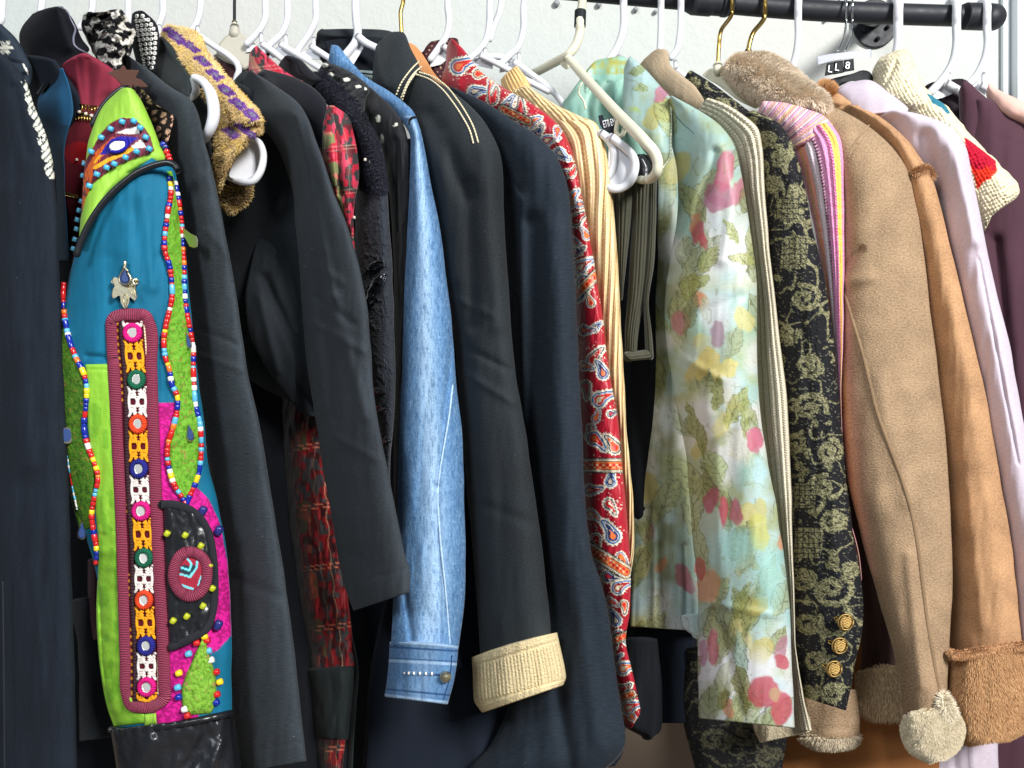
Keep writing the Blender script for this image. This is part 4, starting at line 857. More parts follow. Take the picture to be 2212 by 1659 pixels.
# ---------------------------------------------------------------- black jacket with stand-up collar
G = garment('black_jacket', 'black jacket with an open stand-up collar around a thick white hanger end', 'jacket', 370, 120, 1.12)
loft('collar', [(334, 88, 354, 80, 1.07), (330, 122, 378, 106, 1.055), (330, 160, 402, 140, 1.03), (345, 195, 415, 168, 1.0), (372, 215, 411, 205, .98)], wool3, G, sh=.02, d=.03, opened=True, creases=[(350, 90, 405, 165, 5, .003)])
loft('body', [(395, 190, 430, 175, .985), (412, 225, 462, 210, .985), (420, 300, 468, 290, .98), (430, 380, 470, 370, .99), (436, 440, 560, 440, 1.05), (440, 560, 600, 560, 1.08), (440, 800, 650, 800, 1.10), (460, 1200, 720, 1200, 1.10), (500, 1740, 760, 1740, 1.10)], blackc, G, sh=.02, d=.02)
tube('piped_seam', [(452, 300), (456, 322), (458, 345), (457, 372)], .0022, M['black_pl'], G, Y=.945, ns=6)

# ---------------------------------------------------------------- mohair fair isle knit
G = garment('fair_isle_sweater', 'fuzzy tan knit sweater with a row of purple diamonds, rolled at the sleeve', 'sweater', 420, 90, 1.1)
dia = q1((745, 140), (765, 165), (828, 205), (878, 265), (930, 325), (980, 390), (1030, 448), (1085, 495), (1050, 552), (1085, 580), (1000, 575))
def c_isle(k):
    px, py = (k['px'], k['py']) if isinstance(k, dict) else k
    px = px+6*(vn(px/4, py/4, 3)-.5); py = py+6*(vn(px/4, py/4, 7)-.5)
    c = mix(np.zeros(px.shape+(3,))+np.array((226, 198, 140.)), (160, 130, 84), np.clip((py-190)/160, 0, 1)*np.clip(vn(px/22, py/18, 2)*1.4-.1, 0, 1)*.8)
    c = mix(c, (230, 196, 110), (vn(px/9, py/9, 5) > .68)*.6)
    for i, (x, y) in enumerate(dia):
        d_ = np.abs(px-x-.3*(py-y))/20+np.abs(py-y-(px-x)*.35)/13
        c = mix(c, (116, 72, 152), d_ < 1); c = mix(c, (126, 122, 148), d_ < .38)
    return c
kn = fabric('mohair_knit', None, .95, .12, 40, .35, (420, 420), 1.2, bd=.002)
sl = loft('sleeve', [(350, 66, 372, 54, 1.07, .012), (351, 92, 430, 74, 1.04, .02), (373, 132, 452, 116, 1.0, .022), (400, 166, 488, 160, .97, .025), (428, 198, 524, 204, .95, .028), (452, 226, 554, 236, .935, .03), (462, 256, 569, 262, .93, .03)], kn, G, sh=.015, col=c_isle, nu=80, step=2.2, opened=False, wr=.003, wx=14, wy=16, wob=2.5, wobs=12)
sl2 = loft('rolled_cuff', [(468, 258, 560, 258, .945, .02), (460, 285, 568, 280, .935, .026), (457, 315, 545, 299, .935, .026), (457, 350, 512, 330, .94, .024), (460, 385, 492, 362, .945, .02), (468, 412, 480, 392, .95, .012)], kn, G, sh=.012, col=c_isle, nu=80, step=2.2, opened=False, wr=.003, wx=14, wy=16, wob=2.5, wobs=12)
sl3 = loft('inside_cuff', [(470, 380, 546, 392, .985), (470, 415, 545, 420, .985), (478, 442, 528, 446, .985), (490, 453, 512, 453, .985)], kn, G, sh=.005, d=.015, col=lambda k: mix(full(k, (92, 74, 48)), (150, 122, 72), k['v'] > .75), opened=False, nu=30, wob=2, wobs=12)  # inside of the roll coloured darker, shade behind the hanger painted in
for nm, ob, n in (('mohair_fuzz', sl, 6500), ('mohair_fuzz', sl2, 5000), ('mohair_fuzz', sl3, 1500)):
    fur(nm, ob, n, .0034, M['fur'], ob, None, seed=n % 97+3, leanamt=.3, spread=1.0, w=.00028, colfn=lambda x, y: c_isle((x, y)))

# ---------------------------------------------------------------- maroon sequinned top (only its neck shows)
G = garment('sequin_top', 'dark maroon sequinned neckline half hidden under the grey round-topped hanger', 'top', 495, 150, 1.14)
loft('neckline', [(462, 118, 545, 112), (462, 150, 545, 135), (465, 185, 540, 175), (470, 230, 560, 220)], fabric('maroon_sequins', (74, 20, 30), .4, .2, 60, .5, (380, 380), .8, spec=.6), G, Y=1.19, sh=.01, d=.015, opened=False)

# ---------------------------------------------------------------- black coat 2
G = garment('black_coat', 'black wool coat whose sleeve ends in a square stitched hem beside the denim sleeve', 'coat', 545, 170, 1.12)
loft('collar', [(490, 195, 530, 150, 1.08), (500, 205, 540, 163, 1.07), (512, 214, 545, 178, 1.06)], wool3, G, sh=.01, d=.012, opened=False)
c2 = loft('sleeve', [(512, 190, 540, 152, 1.06, .014), (525, 225, 600, 188, 1.0, .022), (545, 262, 645, 224, .96, .026), (585, 300, 664, 252, .945, .028), (612, 350, 681, 300, .935, .028), (630, 410, 701, 352, .93, .028), (638, 480, 722, 418, .93, .028), (645, 560, 752, 492, .93, .028), (650, 640, 771, 558, .93, .028), (656, 720, 791, 650, .93, .028), (664, 800, 801, 750, .93, .028),
            (674, 860, 806, 830, .93, .028), (684, 920, 814, 890, .93, .028), (696, 1000, 831, 985, .93, .028), (712, 1090, 851, 1080, .93, .028), (728, 1190, 872, 1190, .93, .028), (744, 1268, 886, 1240, .93, .028), (762, 1318, 885, 1277, .93, .028)],
     wool2, G, sh=.03, nu=44, creases=[(750, 1262, 885, 1228, 2.5, -.0014), (640, 250, 720, 640, 10, .005), (720, 640, 790, 900, 12, .003), (690, 560, 720, 900, 12, -.005), (700, 900, 760, 1200, 12, -.003), (655, 620, 765, 700, 8, -.003), (665, 690, 790, 760, 8, .0028), (672, 560, 740, 610, 8, .002), (700, 930, 810, 990, 9, .002)])
loft('body', [(455, 200, 520, 180, 1.05), (470, 260, 640, 250, 1.02), (475, 400, 690, 400, 1.01), (480, 560, 700, 560, 1.02), (490, 700, 710, 700, 1.02), (520, 800, 730, 800, 1.02), (590, 850, 745, 870, 1.02), (660, 880, 755, 905, 1.02)], wool2_shaded, G, sh=.02, d=.02)
loft('back_sleeve', [(560, 500, 660, 460, 1.01, .004), (540, 580, 700, 550, 1.0, .01), (530, 640, 720, 620, .995, .015), (535, 700, 730, 690, .995, .016), (556, 760, 735, 770, 1.0, .014), (590, 815, 740, 830, 1.005, .01), (650, 890, 745, 895, 1.01, .006)], wool2_shaded, G, sh=.002, nu=44, opened=False,
     creases=[(570, 600, 690, 850, 11, -.009), (600, 560, 640, 700, 12, -.005), (660, 500, 660, 880, 26, -.010), (560, 640, 600, 800, 10, .004)])

# ---------------------------------------------------------------- red printed velvet garment
G = garment('red_print_coat', 'red, green and black floral plaid velvet coat with black pocket band low down', 'coat', 565, 110, 1.13)
def c_plaid(dark):
    def f(k):
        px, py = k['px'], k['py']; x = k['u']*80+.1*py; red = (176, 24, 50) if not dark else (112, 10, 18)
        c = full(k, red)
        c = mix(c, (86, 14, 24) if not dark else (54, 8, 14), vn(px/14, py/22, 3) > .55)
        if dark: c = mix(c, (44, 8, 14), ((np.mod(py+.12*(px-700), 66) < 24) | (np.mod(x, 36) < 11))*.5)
        leaf = (vn(px/9+3, py/12, 5) > .60); c = mix(c, (52, 48, 50), leaf); c = mix(c, (206, 52, 84) if not dark else (120, 20, 26), (vn(px/7, py/16, 15) > .7))
        c = mix(c, (120, 124, 78) if not dark else (70, 60, 40), (k['u'] < .45) & (vn(px/16, py/30, 9) > .62))
        c = mix(c, (196, 120, 100) if not dark else (120, 60, 44), (k['u'] < .42) & (vn(px/14, py/18, 12) > .74))
        for u0 in (.12, .18, .55, .74):
            c = mix(c, (222, 200, 170) if not dark else (176, 132, 100), (np.abs(k['u']-u0-.02*np.sin(py/9)) < .009)*((.75 if u0 != .55 else .4) if dark else (.8 if u0 == .18 else .35)))
        for d_ in (0, 8):
            c = mix(c, (220, 186, 150) if not dark else (186, 110, 84), (np.abs(np.mod(py+d_+.12*(px-700), 96 if not dark else 132)-40) < 1.1)*(.85 if dark else .5))
        if dark: c = mix(c, (16, 16, 24), np.clip((.36-k['u'])*3.5, 0, .8))*1.15  # fades to the plaid's black on the left, also painting its shade
        return c
    return f
vl = fabric('printed_velvet', None, .6, .1, 26, .15, (700, 700), .5, sheen=.1, spec=.5)
loft('collar', [(538, 118, 556, 98, 1.10), (538, 150, 580, 122, 1.09), (552, 172, 612, 150, 1.07), (590, 188, 640, 168, 1.05), (625, 200, 655, 175, 1.04)], vl, G, sh=.01, d=.014, col=c_plaid(False), nu=50, step=2.5, opened=False, wr=.003)
loft('sleeve', [(688, 242, 722, 228, .975, .012), (684, 262, 750, 248, .965, .02), (687, 300, 765, 292, .955, .026), (691, 345, 773, 340, .95, .028), (698, 385, 775, 392, .95, .026), (712, 420, 768, 430, .952, .022), (728, 462, 764, 468, .955, .018), (744, 505, 765, 505, .96, .014), (755, 545, 766, 548, .965, .01)], vl, G, sh=.008, col=c_plaid(False), nu=60, step=2.2, opened=False,
     creases=[(722, 250, 735, 420, 6, -.006)])
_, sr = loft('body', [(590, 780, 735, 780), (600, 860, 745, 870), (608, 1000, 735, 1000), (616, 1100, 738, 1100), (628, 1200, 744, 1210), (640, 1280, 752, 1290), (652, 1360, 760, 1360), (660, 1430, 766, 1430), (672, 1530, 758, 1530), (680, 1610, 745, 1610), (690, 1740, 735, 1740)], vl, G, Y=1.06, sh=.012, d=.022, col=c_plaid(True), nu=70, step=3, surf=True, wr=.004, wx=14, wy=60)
patch('pocket_band', [(662, 1444, 765, 1438), (668, 1500, 763, 1500), (676, 1560, 757, 1560), (682, 1596, 752, 1598)], sr, wool3, G, h=.006, nu=24, lift=.003)
loft('strap', [(758, 1390, 764, 1388), (766, 1430, 773, 1436), (758, 1520, 770, 1520), (750, 1620, 764, 1620), (742, 1740, 758, 1740)], wool3, G, Y=1.035, sh=.004, d=.004)

# ---------------------------------------------------------------- navy velvet jacket
G = garment('velvet_jacket', 'black navy velvet jacket with a gathered shoulder above the red printed sleeve', 'jacket', 620, 140, 1.12)
loft('collar', [(602, 140, 622, 118, 1.10), (602, 155, 650, 128, 1.095), (612, 172, 672, 150, 1.08), (640, 188, 700, 170, 1.06)], velvet, G, sh=.02, d=.03, opened=False, creases=[(635, 122, 650, 160, 3, -.004), (625, 122, 635, 160, 3, -.003)])
loft('shoulder', [(545, 172, 572, 150, 1.045, .012), (565, 205, 630, 165, 1.01, .02), (600, 235, 678, 190, .985, .022), (640, 262, 700, 216, .97, .022), (668, 300, 706, 236, .965, .02), (682, 345, 700, 262, .965, .016), (690, 380, 696, 330, .965, .01)], velvet, G, sh=.012, nu=34, opened=False)
loft('body', [(690, 300, 860, 300), (690, 500, 900, 500), (700, 900, 900, 900), (720, 1200, 910, 1200), (740, 1500, 930, 1500), (750, 1740, 960, 1740)], darkc, G, Y=1.12, sh=.02, d=.025)

# ---------------------------------------------------------------- fuzzy applique jacket
G = garment('applique_jacket', 'black jacket with furry shoulder and raised corded sleeve with glossy leaf shapes', 'jacket', 700, 170, 1.11)
def d_app(k):
    px, py = k['px'], k['py']
    a = fbm(px/13, py/30, 4); return .0014*np.exp(-((a-.5)/.04)**2)+.0007*(np.abs(vn(px/9, py/14, 8)-.5) < .07)+.0006*(vn(px/2.2, py/2.2, 2)-.5)
shd = loft('furry_shoulder', [(648, 168, 702, 158, 1.05, .012), (690, 200, 748, 200, 1.01, .02), (720, 235, 782, 240, .985, .024), (745, 270, 802, 275, .975, .026), (764, 320, 822, 325, .97, .026), (770, 385, 832, 388, .97, .024), (775, 410, 836, 412, .97, .022)], velvet, G, sh=.014, opened=False, nu=34)
fur('fur_pile', shd, 12000, .0036, M['fur'], shd, [(18, 20, 30), (44, 46, 60), (28, 30, 42)], seed=4, leanamt=.4, spread=.9, w=.0004)
_, sap = loft('sleeve', [(768, 385, 836, 385), (768, 450, 841, 480), (767, 560, 847, 570), (768, 650, 850, 650), (778, 740, 853, 750), (795, 850, 854, 850), (812, 950, 848, 950), (822, 1020, 842, 1020), (830, 1100, 850, 1100)], fabric('corded_black', (42, 46, 54), .8, .15, 40, .25, (500, 500), .8, bd=.0014, sheen=.2), G, Y=.975, sh=.014, d=.024, nu=60, step=2.5, disp=d_app, surf=True)
gl = leather('glossy_foil', (30, 33, 38), .12, 90, 1.0, .005)
for r_ in ([(793, 580, 795, 583), (805, 565, 815, 583), (825, 562, 832, 575), (833, 568, 835, 570)], [(787, 665, 792, 664), (793, 630, 815, 648), (812, 598, 833, 610), (832, 590, 838, 594)], [(795, 835, 800, 848), (815, 838, 822, 852), (832, 845, 835, 848)], [(803, 880, 805, 892), (818, 875, 832, 886), (836, 870, 838, 874)], [(826, 948, 828, 958), (836, 940, 846, 955)]):
    patch('glossy_leaf', r_, sap, gl, G, h=.004, nu=14, step=3, wr=.003, wx=5, wy=5, lift=.003)
for x, y in ((789, 345), (800, 350), (816, 345), (765, 470)): bead('pearl', x, y, None, G, .0016, 0, 1, dep=.945)

# ---------------------------------------------------------------- polka dot blouse
G = garment('polka_dot_blouse', 'sheer black blouse with white polka dots and a bow at the neck', 'blouse', 720, 150, 1.11)
dots = [(702, 141, 6.5, 4, -.3), (715, 161, 7, 4.5, -.2), (749, 172, 7, 4.5, -.1), (774, 187, 7, 4, 0), (790, 192, 3, 3, 0), (723, 198+30*0, 3, 2, 0), (738, 232, 4, 6, .2), (770, 243, 4.5, 7.5, .3), (780, 246, 2.5, 4, 0), (817, 256, 5, 8, .1), (855, 270, 6, 2.5, -.6), (825, 300, 4, 9, 0), (706, 228, 3.5, 5, 0), (760, 262, 4, 3, .5), (700, 172, 3, 2.5, 0)]
def c_dot(k):
    px, py = k['px'], k['py']; c = full(k, (27, 28, 32)); w = 2*(vn(px/5, py/5, 3)-.5)
    for x, y, a, b, r in dots:
        dx_, dy_ = px-x, py-y; c1, s1 = math.cos(r), math.sin(r)
        c = mix(c, (224, 222, 208), np.hypot((dx_*c1+dy_*s1)/a, (-dx_*s1+dy_*c1)/b)+.1*w < 1)
    return c
chif = fabric('chiffon', None, .75, .15, 30, .1, (900, 900), .3, sheen=.15)
loft('neck_bow', [(688, 152, 706, 133, 1.06), (690, 172, 745, 150, 1.045), (700, 188, 780, 172, 1.03), (712, 212, 798, 190, 1.01), (735, 238, 790, 215, .995), (752, 262, 785, 245, .985)], chif, G, sh=.012, d=.022, col=c_dot, nu=70, step=2.2, opened=False, wr=.008, wx=16, wy=16, wob=3)
loft('sleeve', [(770, 210, 800, 188, 1.02, .012), (785, 245, 840, 226, .99, .02), (805, 285, 868, 262, .975, .022), (825, 330, 882, 305, .97, .022), (838, 400, 888, 380, .97, .02), (845, 470, 885, 460, .97, .018), (850, 560, 878, 560, .975, .014), (852, 700, 874, 700, .98, .012), (852, 900, 872, 900, .985, .012), (848, 1200, 870, 1200, .985, .012)], chif, G, sh=.012, col=c_dot, nu=44, step=3, wr=.004, wx=12, wy=90, creases=[(866, 300, 872, 480, 4, .003), (855, 300, 862, 500, 4, -.004)])

# ---------------------------------------------------------------- denim jacket
G = garment('denim_jacket', 'light blue stretch denim jacket with a rhinestone-trimmed buttoned cuff', 'jacket', 740, 130, 1.12)
def denim_mat():
    return fabric('denim', None, .85, .10, 20, .42, (750, 420), .7, sheen=.1)
DM = denim_mat()
def c_denim(k):
    px, py, u = k['px'], k['py'], k['u']; c = full(k, (80, 120, 162))
    c = mix(c, (168, 196, 222), .8*np.exp(-((u-.52-.05*np.sin(py/160))/.20)**2)*(py > 250))  # paler middle: worn fade, plus light on the sleeve painted in
    c = mix(c, (44, 80, 124), np.clip((vn(px/2.0, py/13, 3)-.5)*1.8, 0, 1)*.6)
    c = mix(c, (150, 180, 212), np.clip((vn(px/1.7+40, py/7, 6)-.5)*1.7, 0, 1)*.55)
    return c
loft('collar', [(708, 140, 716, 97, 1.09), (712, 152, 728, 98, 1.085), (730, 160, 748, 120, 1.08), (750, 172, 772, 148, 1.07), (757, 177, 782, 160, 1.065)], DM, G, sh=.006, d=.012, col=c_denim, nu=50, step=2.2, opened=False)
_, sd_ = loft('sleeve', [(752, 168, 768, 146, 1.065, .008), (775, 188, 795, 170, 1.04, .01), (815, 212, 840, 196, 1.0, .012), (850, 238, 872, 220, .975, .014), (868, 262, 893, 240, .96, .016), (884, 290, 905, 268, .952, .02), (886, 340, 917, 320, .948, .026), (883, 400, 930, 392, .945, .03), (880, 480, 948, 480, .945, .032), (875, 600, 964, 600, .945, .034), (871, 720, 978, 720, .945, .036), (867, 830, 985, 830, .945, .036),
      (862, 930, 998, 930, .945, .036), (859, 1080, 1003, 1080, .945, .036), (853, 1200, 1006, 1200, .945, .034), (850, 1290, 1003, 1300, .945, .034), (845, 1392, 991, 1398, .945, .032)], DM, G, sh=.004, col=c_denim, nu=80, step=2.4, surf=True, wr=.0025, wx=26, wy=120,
      creases=[(980, 700, 945, 1050, 7, -.005), (945, 1050, 950, 1390, 6, -.003), (870, 1250, 890, 1390, 8, -.004), (875, 256, 900, 250, 3, .003)])
tube('seam_ridge', [(884, 266), (886, 258), (893, 253), (899, 254)], .0012, DM, G, surf=sd_, lift=.0015, ns=6)
tube('side_seam', [(978, 830), (970, 900), (958, 970), (950, 1020), (946, 1060), (950, 1150), (962, 1270), (972, 1390)], .0011, fabric('seam_thread', (170, 196, 220), .8, .2, 80, .4, (300, 300), .6), G, surf=sd_, lift=.0006, ns=5)
def c_cuff(k):
    px, py, v = k['px'], k['py'], k['v']; c = c_denim(k); c = mix(full(k, (74, 112, 156)), c, .55)
    ln = (np.abs(v-.09) < .012) | (np.abs(v-.28) < .014) | (np.abs(v-.86) < .014)
    c = mix(c, (30, 62, 104), ln*.8); return mix(c, (168, 194, 222), ((v < .045) | (v > .955) | (np.abs(v-.33) < .02))*.7)
_, sc_ = loft('cuff', [(843, 1386, 991, 1396), (839, 1430, 987, 1438), (836, 1470, 979, 1480), (831, 1503, 967, 1520)], DM, G, Y=.938, sh=.014, d=.038, col=c_cuff, nu=80, step=2, surf=True, creases=[(840, 1387, 990, 1397, 2, .002), (985, 1400, 966, 1516, 2.5, .0016)])
tube('rib_edge', [(976, 1416), (972, 1460), (958, 1510)], .0008, fabric('dark_thread', (36, 66, 108), .8), G, surf=sc_, lift=.0004, ns=5)
for x in (873, 883, 894, 907, 920, 933): bead('pearl' if x < 890 else 'white', x, 1454.5+(x-900)*.02, sc_, G, .0017 if x > 880 else .001, 1.57, .6, 0, name='rhinestone')
tube('buttonhole', [(940, 1457), (955, 1458)], .0009, fabric('hole_thread', (36, 66, 108), .8), G, surf=sc_, lift=.0008, ns=5, seg=4)
bt_ = tube('button', [(962, 1462, .893), (962, 1462, .889)], .0058, M['silver'], G, ns=18, seg=3)
tube('button_bar', [(962, 1452, .8875), (963, 1472, .8875)], .0007, M['gold'], bt_, ns=5, seg=3)

# ---------------------------------------------------------------- black coat with cream topstitching
G = garment('topstitched_coat', 'black coat with cream double topstitching on collar and shoulder and a turned-back cream knit cuff', 'coat', 800, 110, 1.11)
blk = fabric('black_brushed_twill', (35, 40, 44), .85, .5, 9, .5, (350, 700), .6, sheen=.05, lint=60)
blk2 = fabric('black_brushed_twill_inside', (18, 24, 32), .9, .15, 9, .2, (500, 500), .3)
loft('collar_back', [(684, 72, 700, 63, 1.165), (682, 95, 760, 62, 1.165), (690, 125, 850, 70, 1.165), (720, 160, 860, 90, 1.165), (760, 190, 850, 150, 1.165), (780, 220, 850, 220, 1.165)], blk, G, sh=.005, d=.01, opened=False, creases=[(690, 75, 840, 80, 8, .006)])
loft('inside', [(700, 90, 820, 80, 1.15), (720, 130, 830, 130, 1.15), (760, 170, 840, 170, 1.15), (800, 220, 860, 220, 1.15)], blk2, G, sh=0, d=.004, opened=False)
lb = plate('neck_label', [(776, 151), (805, 153), (804, 175), (797, 185), (785, 176), (777, 168)], 1.128, .001, fabric('label_cloth', (136, 150, 150), .8), G)
tube('label_stripe', [(776, 157, 1.127), (805, 160, 1.127)], .0006, M['black_pl'], lb, ns=5, seg=4)
for i, (w, h) in enumerate(((2, 5), (4, 6), (3, 6), (4, 5), (2, 6))): tube('label_writing', [(786+i*5, 165+i*.8), (786+i*5+w*.6, 165+h+i*.8)], .0006, M['black_pl'], lb, Y=1.127, ns=4, seg=3)
_, scf = loft('collar', [(812, 100, 850, 68, 1.075, .01), (808, 130, 872, 70, 1.065, .018), (807, 160, 888, 105, 1.05, .024), (812, 185, 905, 140, 1.035, .024), (840, 205, 905, 155, 1.02, .02), (858, 228, 880, 190, 1.01, .014)], blk, G, sh=.008, nu=40, step=4, opened=False, surf=True, creases=[(812, 110, 830, 190, 10, .004)])
_, ssl = loft('sleeve', [(845, 215, 905, 150, 1.03, .012), (870, 250, 950, 180, 1.0, .022), (890, 300, 1005, 220, .97, .03), (902, 350, 1045, 262, .955, .034), (915, 400, 1072, 310, .95, .036), (930, 455, 1084, 350, .95, .038), (945, 520, 1088, 450, .95, .038), (960, 620, 1098, 600, .95, .038), (978, 720, 1106, 740, .95, .038), (988, 800, 1116, 820, .95, .036), (996, 900, 1130, 900, .95, .036),
      (1003, 1000, 1146, 1000, .95, .036), (1012, 1100, 1160, 1105, .95, .036), (1022, 1200, 1173, 1200, .95, .036), (1030, 1300, 1184, 1300, .95, .036), (1038, 1415, 1192, 1395, .95, .036)], blk, G, sh=.016, nu=44, step=5, surf=True, wr=.003, wx=36, wy=200,
     creases=[(930, 250, 1010, 420, 20, -.008), (1010, 400, 1020, 700, 16, -.007), (1050, 330, 1075, 700, 22, .005), (980, 700, 1010, 1250, 12, -.006), (955, 300, 975, 600, 16, .004), (985, 740, 1100, 800, 8, -.0028), (992, 800, 1110, 870, 9, .0026), (975, 640, 1060, 680, 9, .002), (1010, 1080, 1150, 1130, 12, -.002)])
stitch = fabric('cream_stitching', (222, 212, 178), .8, .05, 30, .2, (400, 400), .6, wave=('Y', .0036, 1.5, .7), bd=.0015)
for pth in (q1((1816, 262), (1790, 285), (1760, 320), (1730, 365), (1712, 410)), q1((1822, 287), (1795, 310), (1765, 350), (1742, 400), (1727, 438)), q1((1812, 300), (1785, 330), (1760, 370), (1745, 405), (1735, 445))):
    tube('topstitching', pth, .0010, stitch, G, surf=scf, lift=.0012, ns=5)
for pth in (q1((1800, 322), (1860, 345), (1910, 385), (1955, 440), (1995, 500), (2030, 565), (2045, 618)), q1((1812, 312), (1870, 332), (1925, 370), (1975, 430), (2015, 490), (2048, 555), (2066, 615))):
    tube('topstitching', pth, .0010, stitch, G, surf=ssl, lift=.0010, ns=5)
cream_k = fabric('cream_rib_knit', None, .95, .06, 30, .25, (450, 500), 1.0, bd=.0015)
def d_rib(k): return .0016*np.abs(np.sin(k['u']*np.pi*26))*(k['v'] > .18)*(k['v'] < .84)+.0022*((k['v'] > .88) | (k['v'] < .13))+.0005*vn(k['px']/2, k['py']/2, 3)
loft('knit_cuff', [(1019, 1420, 1204, 1366), (1020, 1440, 1208, 1385), (1021, 1465, 1214, 1412), (1022, 1495, 1221, 1445), (1024, 1515, 1223, 1462), (1040, 1538, 1218, 1478)], cream_k, G, Y=.945, sh=.016, d=.046, nu=130, step=2, wob=.6,
     disp=d_rib, col=lambda k: mix(full(k, (212, 194, 152)), (140, 118, 80), (np.abs(np.sin(k['u']*np.pi*26)) < .28)*(k['v'] > .18)*(k['v'] < .84)*.6))
loft('body', [(880, 300, 1000, 300), (910, 600, 1040, 600), (900, 900, 1100, 900), (850, 1200, 1150, 1200), (800, 1450, 1220, 1450), (780, 1740, 1240, 1740)], darkc, G, Y=1.045, sh=.01, d=.03, creases=[(1000, 1450, 1040, 1659, 20, .01), (1080, 1450, 1100, 1659, 14, -.008)])

# ---------------------------------------------------------------- navy coat
G = garment('navy_coat', 'long dark navy crepe coat with flared hem, left of the red paisley shirt', 'coat', 975, 195, 1.11)
loft('sleeve', [(940, 225, 972, 186, 1.05, .012), (985, 260, 1050, 222, 1.0, .022), (1030, 310, 1112, 262, .975, .028), (1055, 360, 1168, 298, .96, .034), (1070, 420, 1207, 345, .955, .036), (1080, 480, 1227, 410, .955, .036), (1088, 560, 1236, 520, .955, .036), (1098, 680, 1246, 680, .955, .036), (1110, 829, 1252, 829, .955, .036), (1120, 930, 1258, 930, .955, .036),
      (1140, 1040, 1262, 1040, .955, .036), (1150, 1130, 1268, 1130, .955, .036), (1155, 1210, 1282, 1210, .955, .036), (1150, 1290, 1308, 1290, .96, .036), (1140, 1400, 1324, 1405, .965, .036), (1100, 1520, 1342, 1530, .965, .036), (1060, 1610, 1350, 1608, .965, .036), (1010, 1668, 1332, 1640, .965, .03), (1005, 1700, 1300, 1668, .965, .02)],
     navy, G, sh=.02, nu=50, creases=[(1035, 300, 1130, 420, 3, -.0015), (1150, 480, 1155, 1000, 20, -.010), (1205, 500, 1215, 1200, 26, .006), (1125, 430, 1130, 900, 12, .005), (1230, 1250, 1300, 1600, 26, .006), (1190, 1400, 1230, 1659, 16, -.008), (1270, 1210, 1310, 1600, 14, -.003)])
tube('dart_seam', [(1140, 268), (1175, 292), (1210, 320), (1235, 345), (1250, 352)], .0003, darkc, G, Y=.9, ns=4) if False else None
loft('hem_facing', [(1240, 1560, 1352, 1570), (1220, 1640, 1344, 1628), (1180, 1680, 1330, 1652)], darkc, G, Y=1.0, sh=.01, d=.012)
# ---------------------------------------------------------------- paisley shirt
G = garment('paisley_shirt', 'red paisley satin shirt with blue, orange and cream teardrops and a dark lined collar', 'shirt', 965, 100, 1.13)
PS = []
rp = random.Random(4)
def paisley(c, px, py, x, y, s, rot, fl=1, inner=(206, 40, 44), ring=(48, 104, 170), core=(232, 116, 60)):
    m = (np.abs(px-x) < s*2.6) & (np.abs(py-y) < s*2.6)
    if not m.any(): return c
    dx_, dy_ = px[m]-x, py[m]-y; co, si = math.cos(rot), math.sin(rot)
    X = (dx_*co+dy_*si)/s*fl; Yv = (-dx_*si+dy_*co)/s
    d_ = np.full(X.shape, 9.)
    for t in np.linspace(0, 1, 12):
        a = t*3.4; rr = .95*(1-t)**.8; cx_ = .9*(1-math.cos(a))*.62*(t+.3); cy_ = -1.15*math.sin(a*.62)*t*1.1
        r0 = .62*(1-t)**.75+.05
        d_ = np.minimum(d_, np.hypot(X-cx_+.2, Yv-cy_-.35)-r0)
    ang = np.arctan2(Yv-.1, X)
    sc = .05*np.sign(np.sin(ang*17))
    cc = c[m]
    cc = mix(cc, (58, 44, 40), d_ < .30+sc); cc = mix(cc, (232, 222, 200), d_ < .26+sc); cc = mix(cc, (60, 54, 60), (d_ < .07)); cc = mix(cc, ring, d_ < .04); cc = mix(cc, (222, 212, 190), d_ < -.10); cc = mix(cc, inner, d_ < -.17); cc = mix(cc, core, d_ < -.38)
    c[m] = cc; return c
